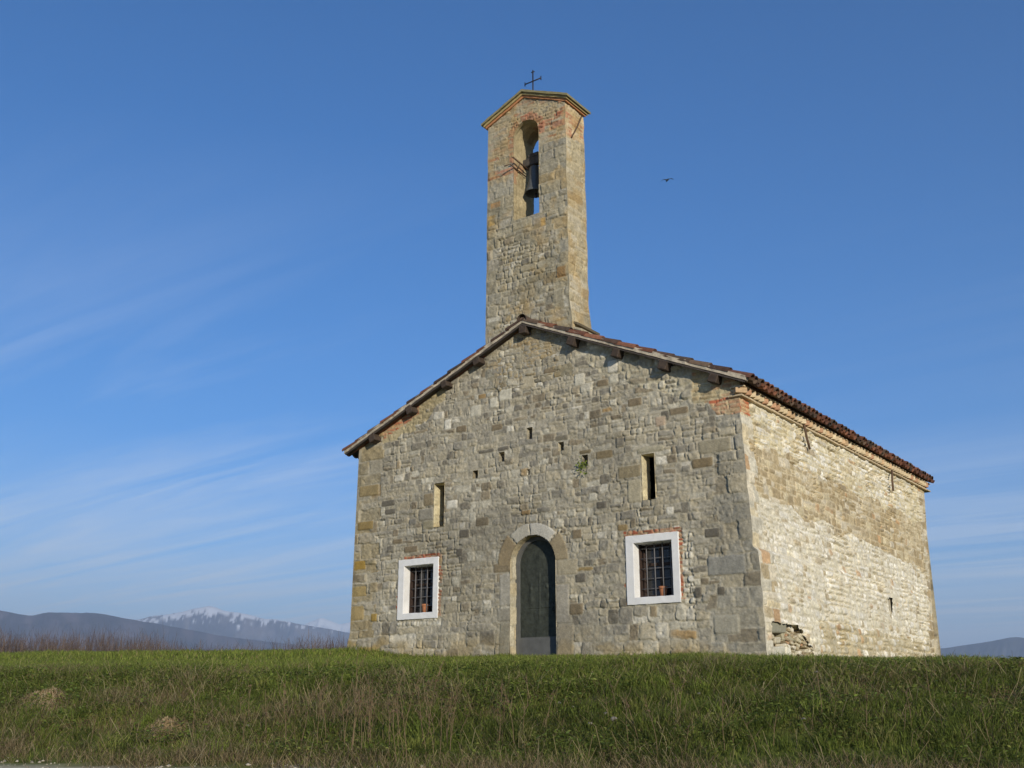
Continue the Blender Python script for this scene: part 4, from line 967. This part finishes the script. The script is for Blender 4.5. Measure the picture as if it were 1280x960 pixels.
def inside_church(t, s): x, y = xy_of(t, s); return (x > -.08) & (x < 8.4) & (y > .0) & (y < 9.8)
def lawn():
    rg = np.random.default_rng(81); b = Blades()
    t, s = wedge(420000, 10.5, 30, rg, marg=4.5, pw=1.7); q = qof(t, s)
    n = fbm(s*1.2, t*1.2, 15, 3); m = (q+1.4*(n-.5) > 11.5) & ~inside_church(t, s); t, s, q, n = t[m], s[m], q[m], n[m]
    pat = fbm(s*.6, t*.9, 16, 3); N_ = len(t)
    h = (.055+.05*rg.random(N_))*(.7+.7*pat)*(1+.5*ss(.5, .8, n)); col = mixc(rg, [G1, G2, G3, G4], [5, 3, 4, .6], N_)*1.08
    dr = (rg.random(N_) < .05+.30*ss(.55, .75, pat)*ss(14.5, 12, q)); col[dr] = mixc(rg, [D1, D2], [1, 1], dr.sum())
    b.add(*blades(t, s, h, .006+.0006*t*.6*rg.uniform(.6, 1.3, N_), rg.uniform(.1, .8, N_), col, rg))
    # taller tufts against the foot of the walls
    k = 5200; u = rg.random(k); w_ = np.abs(rg.normal(size=k))*.10
    x = np.where(u < .5, rg.uniform(-.2, 8.6, k), 8.52+w_); y = np.where(u < .5, -.05-w_, rg.uniform(-.1, 9.8, k))
    t2, s2 = ts_of(x, y); N_ = k
    door_ = (np.abs(x-DCX) < .5) & (u < .5)
    b.add(*blades(t2, s2, rg.uniform(.05, .16, N_)*(.5+fbm(x*2, y*2, 4, 2))*np.where(door_, .5, 1), rg.uniform(.007, .012, N_), rg.uniform(.1, .7, N_), mixc(rg, [G1, G2, G3, D1], [4, 3, 2, .5], N_), rg))
    return b.build('lawn_grass', M_GRASS, kind='stuff', label='short green grass round the chapel')
lawn()
def bank():
    rg = np.random.default_rng(82); b = Blades()
    t, s = wedge(500000, 7.4, 15.5, rg, marg=4.0); q = qof(t, s); m = (q > 8.45+.4*rg.random(len(q))+.35*ss(-1.0, -2.5, s)) & (q < 13.0); t, s, q = t[m], s[m], q[m]; N_ = len(t)
    pat = fbm(s*.75, t*.9, 17, 3); p2 = fbm(s*2.2, t*2.2, 18, 3)
    dry = np.clip(.07+.44*ss(.46, .66, pat)+.22*ss(-.5, -2.5, s)*ss(11, 10, q)+.6*ss(9.5, 8.9, q)+.25*(p2-.5), .05, .95)*ss(13, 11.8, q)
    dark = ss(.55, .70, fbm(s*.9+30, t*1.1, 19, 3))
    isd = rg.random(N_) < dry
    col = mixc(rg, [G1, G2, G3, G4], [4, 4, 2, 2.5], N_, .4); col = col*(.86-.30*dark)[:, None]
    col[isd] = mixc(rg, [D1, D2, D3, (.10, .07, .04)], [4, 4, 1.5, 2.5], isd.sum(), .35)
    keep = rg.random(N_) < .5+.5*ss(.3, .55, p2)
    h = np.where(isd, rg.uniform(.05, .20, N_), rg.uniform(.04, .13, N_))*(.6+.8*p2)
    lean = np.where(isd, rg.uniform(.3, 1.9, N_), rg.uniform(.1, 1.1, N_)); wd = np.where(isd, .0035, .006)*rg.uniform(.7, 1.5, N_)
    k = keep; b.add(*blades(t[k], s[k], h[k], wd[k], lean[k], col[k], rg))
    # coarse tufts of longer green grass, each a clump
    tt, sc_ = wedge(980, 8.6, 13.5, rg, marg=3.5); qq = qof(tt, sc_); mm = (qq > 9.2) & (qq < 12.4); tt, sc_ = tt[mm], sc_[mm]
    nb = 46; t2 = np.repeat(tt, nb)+rg.normal(size=len(tt)*nb)*.045; s2 = np.repeat(sc_, nb)+rg.normal(size=len(tt)*nb)*.055; hs_ = np.repeat(rg.uniform(.10, .26, len(tt)), nb)
    cc = np.repeat(mixc(rg, [G1, G3, G2, G4, (.19, .18, .06)], [3, 2, 3, 3, 1.5], len(tt), .25), nb, 0)*rg.uniform(.75, 1.25, len(tt)*nb)[:, None]
    b.add(*blades(t2, s2, hs_*rg.uniform(.5, 1.1, len(t2)), rg.uniform(.004, .008, len(t2)), rg.uniform(.2, 1.3, len(t2)), cc, rg))
    # long loose straws
    t, s = wedge(20000, 7.4, 14, rg, marg=3.5); q = qof(t, s); m = (q > 8.9) & (q < 12) & (rg.random(len(t)) < .15+.85*ss(.45, .62, fbm(s*.75, t*.9, 17, 3))); t, s = t[m], s[m]; N_ = len(t)
    b.add(*blades(t, s, rg.uniform(.12, .42, N_), rg.uniform(.003, .005, N_), rg.uniform(.3, 1.6, N_), mixc(rg, [D1, D3, D2], [3, 2, 2], N_), rg, droop=.6))
    return b.build('bank_grass', M_GRASS, kind='stuff', label='rough mixed green and dry grass on the bank')
bank()
def weeds():
    """small broad leaves: clover, bramble and dock seedlings in patches"""
    rg = np.random.default_rng(83)
    t, s = wedge(150000, 7.6, 14, rg, marg=3.5); q = qof(t, s); p = fbm(s*1.1+9, t*1.3, 27, 3)
    m = (q > 9.15) & (q < 12.6) & (rg.random(len(t)) < .03+.97*ss(.44, .60, p)); t, s = t[m], s[m]; N_ = len(t)
    X, Y = xy_of(t, s); Z = ground_z(X, Y)+rg.uniform(.02, .12, N_)
    l = rg.uniform(.007, .020, N_)[:, None]*(1+.5*p[m][:, None]); a = rg.uniform(0, 6.28, N_); d = np.stack([np.cos(a), np.sin(a), rg.uniform(-.3, .6, N_)], 1); d /= np.linalg.norm(d, axis=1)[:, None]
    e = np.cross(d, np.stack([rg.normal(size=N_)*.4, rg.normal(size=N_)*.4, np.ones(N_)], 1)); e /= np.linalg.norm(e, axis=1)[:, None]
    P = np.stack([X, Y, Z], 1); up = np.array([0, 0, 1.])
    V = np.stack([P-d*l, P+e*l*.6+up*l*.12, P+d*l, P-e*l*.6+up*l*.12], 1).reshape(-1, 3); i = np.arange(N_)*4
    col = mixc(rg, [G1, G3, (.14, .20, .045), G2], [3, 2.5, 2, 2], N_, .35)
    return obj('broadleaf_weeds', npmesh('weeds', V, np.stack([i, i+1, i+2, i+3], 1), np.repeat(col, 4, 0), False), M_GRASS, kind='stuff', label='low leafy weeds in the bank')
weeds()
def hit(px, py):
    d = px_ray(px, py); r = np.linspace(5, 60, 6000); P = CAM+d*r[:, None]
    below = P[:, 2] < ground_z(P[:, 0], P[:, 1]); i = np.argmax(below); return P[i] if below.any() else None
# gravel along the foot of the bank
def gravel():
    rg = np.random.default_rng(84); mb = MB()
    for i in range(3600):
        t = rg.uniform(7.6, 11.5); s = rg.uniform(-6.5, 3)
        if not 8.2 < t+.3*s < 9.05+.12*rg.normal(): continue
        x, y = xy_of(t, s); r = .008+.022*rg.random()**3; z = float(ground_z(np.array(x), np.array(y)))
        bm_v = np.array([[1, 0, 0], [-1, 0, 0], [0, 1, 0], [0, -1, 0], [0, 0, 1], [0, 0, -1]], float)*r*rg.uniform(.6, 1.3, (6, 1))*np.array([1.2, 1, .7])
        mb.add(bm_v+np.array([x, y, z+r*.3]), [[0, 2, 4], [2, 1, 4], [1, 3, 4], [3, 0, 4], [2, 0, 5], [1, 2, 5], [3, 1, 5], [0, 3, 5]], lin(190, 180, 158)*rg.uniform(.4, 1.0))
    return mb.build('gravel', M_STONE, None, True, kind='stuff', label='pale gravel along the foot of the bank')
gravel()
# pale stones lying in the bank
rg = np.random.default_rng(85); protos = []
for k in range(3):
    mb = MB(); mb.rock((0, 0, .012), (.05, .04, .028), rg, (.24, .22, .19)); protos.append(mb.mesh('stone'))
STL = 'pale stone lying in the rough grass of the bank'
for i, (px, py, sc) in enumerate([(767, 905, 1.0), (757, 898, .8), (698, 884, .8), (536, 869, .7), (563, 899, .8), (738, 910, .7), (1022, 846, .8), (716, 889, .5), (352, 886, .6), (1005, 905, .6), (310, 913, .7), (874, 872, .6)]):
    p = hit(px, py)
    if p is None: continue
    o = bpy.data.objects.new('stone', protos[i % 3]); C.objects.link(o); o.location = p+np.array([0, 0, .035]); o.rotation_euler = (0, 0, i*1.7); o.scale = (sc*.75,)*3
    o['label'] = STL; o['category'] = 'stone'; o['group'] = 'pale stones in the bank'
for m in protos: m.materials.append(M_STONE)
# two mats of bleached drooping straw
def tussock(px, py, rx_, rz_, seed, label):
    rg = np.random.default_rng(seed); p = hit(px, py); V = []; Q = []; K = []; k = 0
    dn = -FW*.9+RT*.25
    for i in range(2600):
        a = rg.uniform(0, 6.28); rr = math.sqrt(rg.random()); base = np.array([math.cos(a)*rr*rx_, math.sin(a)*rr*rx_*.75])
        out = dn*rg.uniform(.3, 1.2)+rg.normal(size=2)*.40+np.array([math.cos(a), math.sin(a)])*.35; ln = rx_*rg.uniform(.4, 1.1)
        hgt = rz_*rg.uniform(.25, 1.0)*(1-.75*rr*rr)*(.6+.8*vn(np.array(base[0]*7), np.array(base[1]*7), seed)); w_ = rg.uniform(.0014, .0028); sdv = np.array([-out[1], out[0], 0])/(np.linalg.norm(out)+1e-6)*w_
        pts = []
        for u, zf in ((0, 0), (.15, .75), (.45, 1.), (.8, .62), (1.05, rg.uniform(.05, .4))):
            xy = base+out*ln*u+rg.normal(size=2)*.006; g = float(ground_z(np.array(p[0]+xy[0]), np.array(p[1]+xy[1])))-p[2]
            pts.append(np.array([xy[0], xy[1], g+hgt*zf]))
        for q in pts: V += [q-sdv, q+sdv]
        for j in range(4): Q.append((k+2*j, k+2*j+1, k+2*j+3, k+2*j+2))
        c = np.array([(.48, .35, .18), (.40, .28, .145), (.32, .22, .115), (.54, .42, .24)][rg.integers(4)])*rg.uniform(.7, 1.1); K += [c]*10; k += 10
    o = obj('straw_tussock', npmesh('tussock', V, np.array(Q), np.array(K), False), M_DRY, label=label, category='dry grass', group='straw tussocks on the bank'); o.location = p
tussock(54, 876, .27, .13, 91, 'large mat of bleached straw grass low on the bank, leftmost of the two')
tussock(208, 908, .21, .08, 92, 'small mat of bleached straw grass lying flat near the gravel edge')
# dry weed stalks
def stalk_mesh(seed, h):
    rg = np.random.default_rng(seed); mb = MB(); b = rg.normal(size=2)*.06*h
    pts = [(b[0]*u*u+.006*math.sin(u*7+seed), b[1]*u*u, h*u) for u in np.linspace(0, 1, 7)]
    mb.tube(pts, np.linspace(.0034, .0013, 7), 5, (.22, .155, .085), cap=False)
    for j in range(5):
        u = rg.uniform(.4, .95); p = np.array([b[0]*u*u, b[1]*u*u, h*u]); a = rg.uniform(0, 6.28); l = rg.uniform(.05, .14)
        mb.tube([p, p+np.array([math.cos(a)*l*.5, math.sin(a)*l*.5, l*.6]), p+np.array([math.cos(a)*l*.7, math.sin(a)*l*.7, l*1.1])], [.002, .0016, .001], 4, (.20, .14, .08), cap=False)
    for j in range(3):
        u = rg.uniform(.75, 1); p = np.array([b[0]*u*u, b[1]*u*u, h*u]); mb.add(p+rg.normal(size=(4, 3))*.010, [[0, 1, 2], [0, 2, 3], [0, 3, 1], [1, 3, 2]], (.16, .11, .06))
    return mb.mesh('stalk')
smesh = [stalk_mesh(100+i, hh) for i, hh in enumerate((.45, .55, .65, .75, .5, .6))]
for m in smesh: m.materials.append(M_DRY)
rg = np.random.default_rng(86)
spots = [(356, 948, 1.35), (375, 938, .8), (430, 946, .9), (438, 945, 1.15), (111, 936, .62), (452, 944, .9), (542, 948, .8), (770, 890, .5), (824, 948, .7), (330, 926, .6), (300, 905, .5), (905, 940, .7), (160, 930, .6), (240, 935, .7)]
spots += [(rg.uniform(405, 565), rg.uniform(925, 955), rg.uniform(.55, 1.0)) for _ in range(30)]+[(rg.uniform(250, 1250), rg.uniform(880, 950), rg.uniform(.35, .75)) for _ in range(34)]
for i, (px, py, sc) in enumerate(spots):
    p = hit(px, py)
    if p is None: continue
    o = bpy.data.objects.new('dry_stalk', smesh[i % 6]); C.objects.link(o); o.location = p-np.array([0, 0, .02]); o.rotation_euler = (rg.normal()*.06, rg.normal()*.06, rg.uniform(0, 6.28)); o.scale = (1, 1, sc*1.1)
    o['label'] = 'thin leafless dry weed stalk standing up from the grassy bank'; o['category'] = 'weed'; o['group'] = 'dry weed stalks on the bank'

# ------------------------------------------------------------------ little plant rooted in a hole of the facade
rg = np.random.default_rng(87); e = empty('wall_plant', (5.375, .02, 2.95), label='small green plant growing out of a square hole high in the facade', category='plant')
V = []; F = []; K = []
for i in range(70):
    c = np.array([rg.normal()*.06-.02, -.07+rg.normal()*.035, rg.normal()*.065-.02]); a = rg.normal(size=3); a /= np.linalg.norm(a); b_ = np.cross(a, rg.normal(size=3)); b_ /= np.linalg.norm(b_); l = rg.uniform(.018, .034); k = len(V)
    V += [c-a*l, c+b_*l*.55, c+a*l, c-b_*l*.55]; F.append((k, k+1, k+2, k+3)); K += [np.array(G1)*1.3*rg.uniform(.7, 1.3)]*4
obj('leaves', npmesh('leaves', V, np.array(F), np.array(K), False), M_GRASS, e)
mb = MB()
for i in range(6): mb.tube([(0, .06, 0), (rg.normal()*.02, -.02, .01), (rg.normal()*.05-.02, -.08, rg.normal()*.05-.02)], .003, 4, (.07, .09, .03))
obj('stem', mb.mesh('stem'), M_TWIG, e)
# ------------------------------------------------------------------ gull far off in the sky
def gull():
    me = bpy.data.meshes.new('gull'); bm = bmesh.new()
    P = [((0, .22, 0), .05), ((0, .08, .01), .085), ((0, -.10, .0), .075), ((0, -.26, -.01), .03), ((0, .31, .015), .045), ((0, .38, .005), .012),
         ((.16, .06, .08), .035), ((.34, .08, .10), .028), ((.58, -.05, .0), .012), ((-.16, .06, .08), .035), ((-.34, .08, .10), .028), ((-.58, -.05, .0), .012), ((.28, .0, .09), .03), ((-.28, .0, .09), .03)]
    vs_ = [bm.verts.new(p) for p, r in P]
    for a, b in ((0, 1), (1, 2), (2, 3), (0, 4), (4, 5), (1, 6), (6, 7), (7, 8), (1, 9), (9, 10), (10, 11), (6, 12), (9, 13)): bm.edges.new((vs_[a], vs_[b]))
    bm.to_mesh(me); bm.free()
    o = obj('gull', me, material('gull_feathers', color=(.10, .105, .115), rough=.9, noise=.3, nscale=4, bump=0), label='small grey gull gliding in the clear sky right of the bell gable', category='bird')
    o.modifiers.new('skin', 'SKIN'); s_ = o.modifiers.new('sub', 'SUBSURF'); s_.levels = 2; s_.render_levels = 2
    for i, (p, r) in enumerate(P):
        sv = me.skin_vertices[0].data[i]; flat = .35 if i >= 6 else 1
        sv.radius = (r*(2.2 if flat < 1 else 1), r*flat); sv.use_root = i == 1
    d = px_ray(834, 225.5); o.location = CAM+d*88; o.rotation_euler = (math.radians(-6), math.radians(14), YAW*-1+.15+math.pi)
gull()
# ------------------------------------------------------------------ air
mb = MB(); mb.box((0, 12000, 640), (60000, 60000, 1360))
hm = bpy.data.materials.new('thin_haze'); hm.use_nodes = True; t = hm.node_tree; t.nodes.clear()
vo = N(t, 'ShaderNodeVolumePrincipled', i_Density=1.05e-4); vo.inputs['Color'].default_value = (.62, .79, 1, 1); oo = N(t, 'ShaderNodeOutputMaterial'); t.links.new(vo.outputs[0], oo.inputs['Volume'])
obj('haze', npmesh('haze', mb.v[0], mb.f4[0], None, False), hm, kind='stuff', label='thin blue haze')
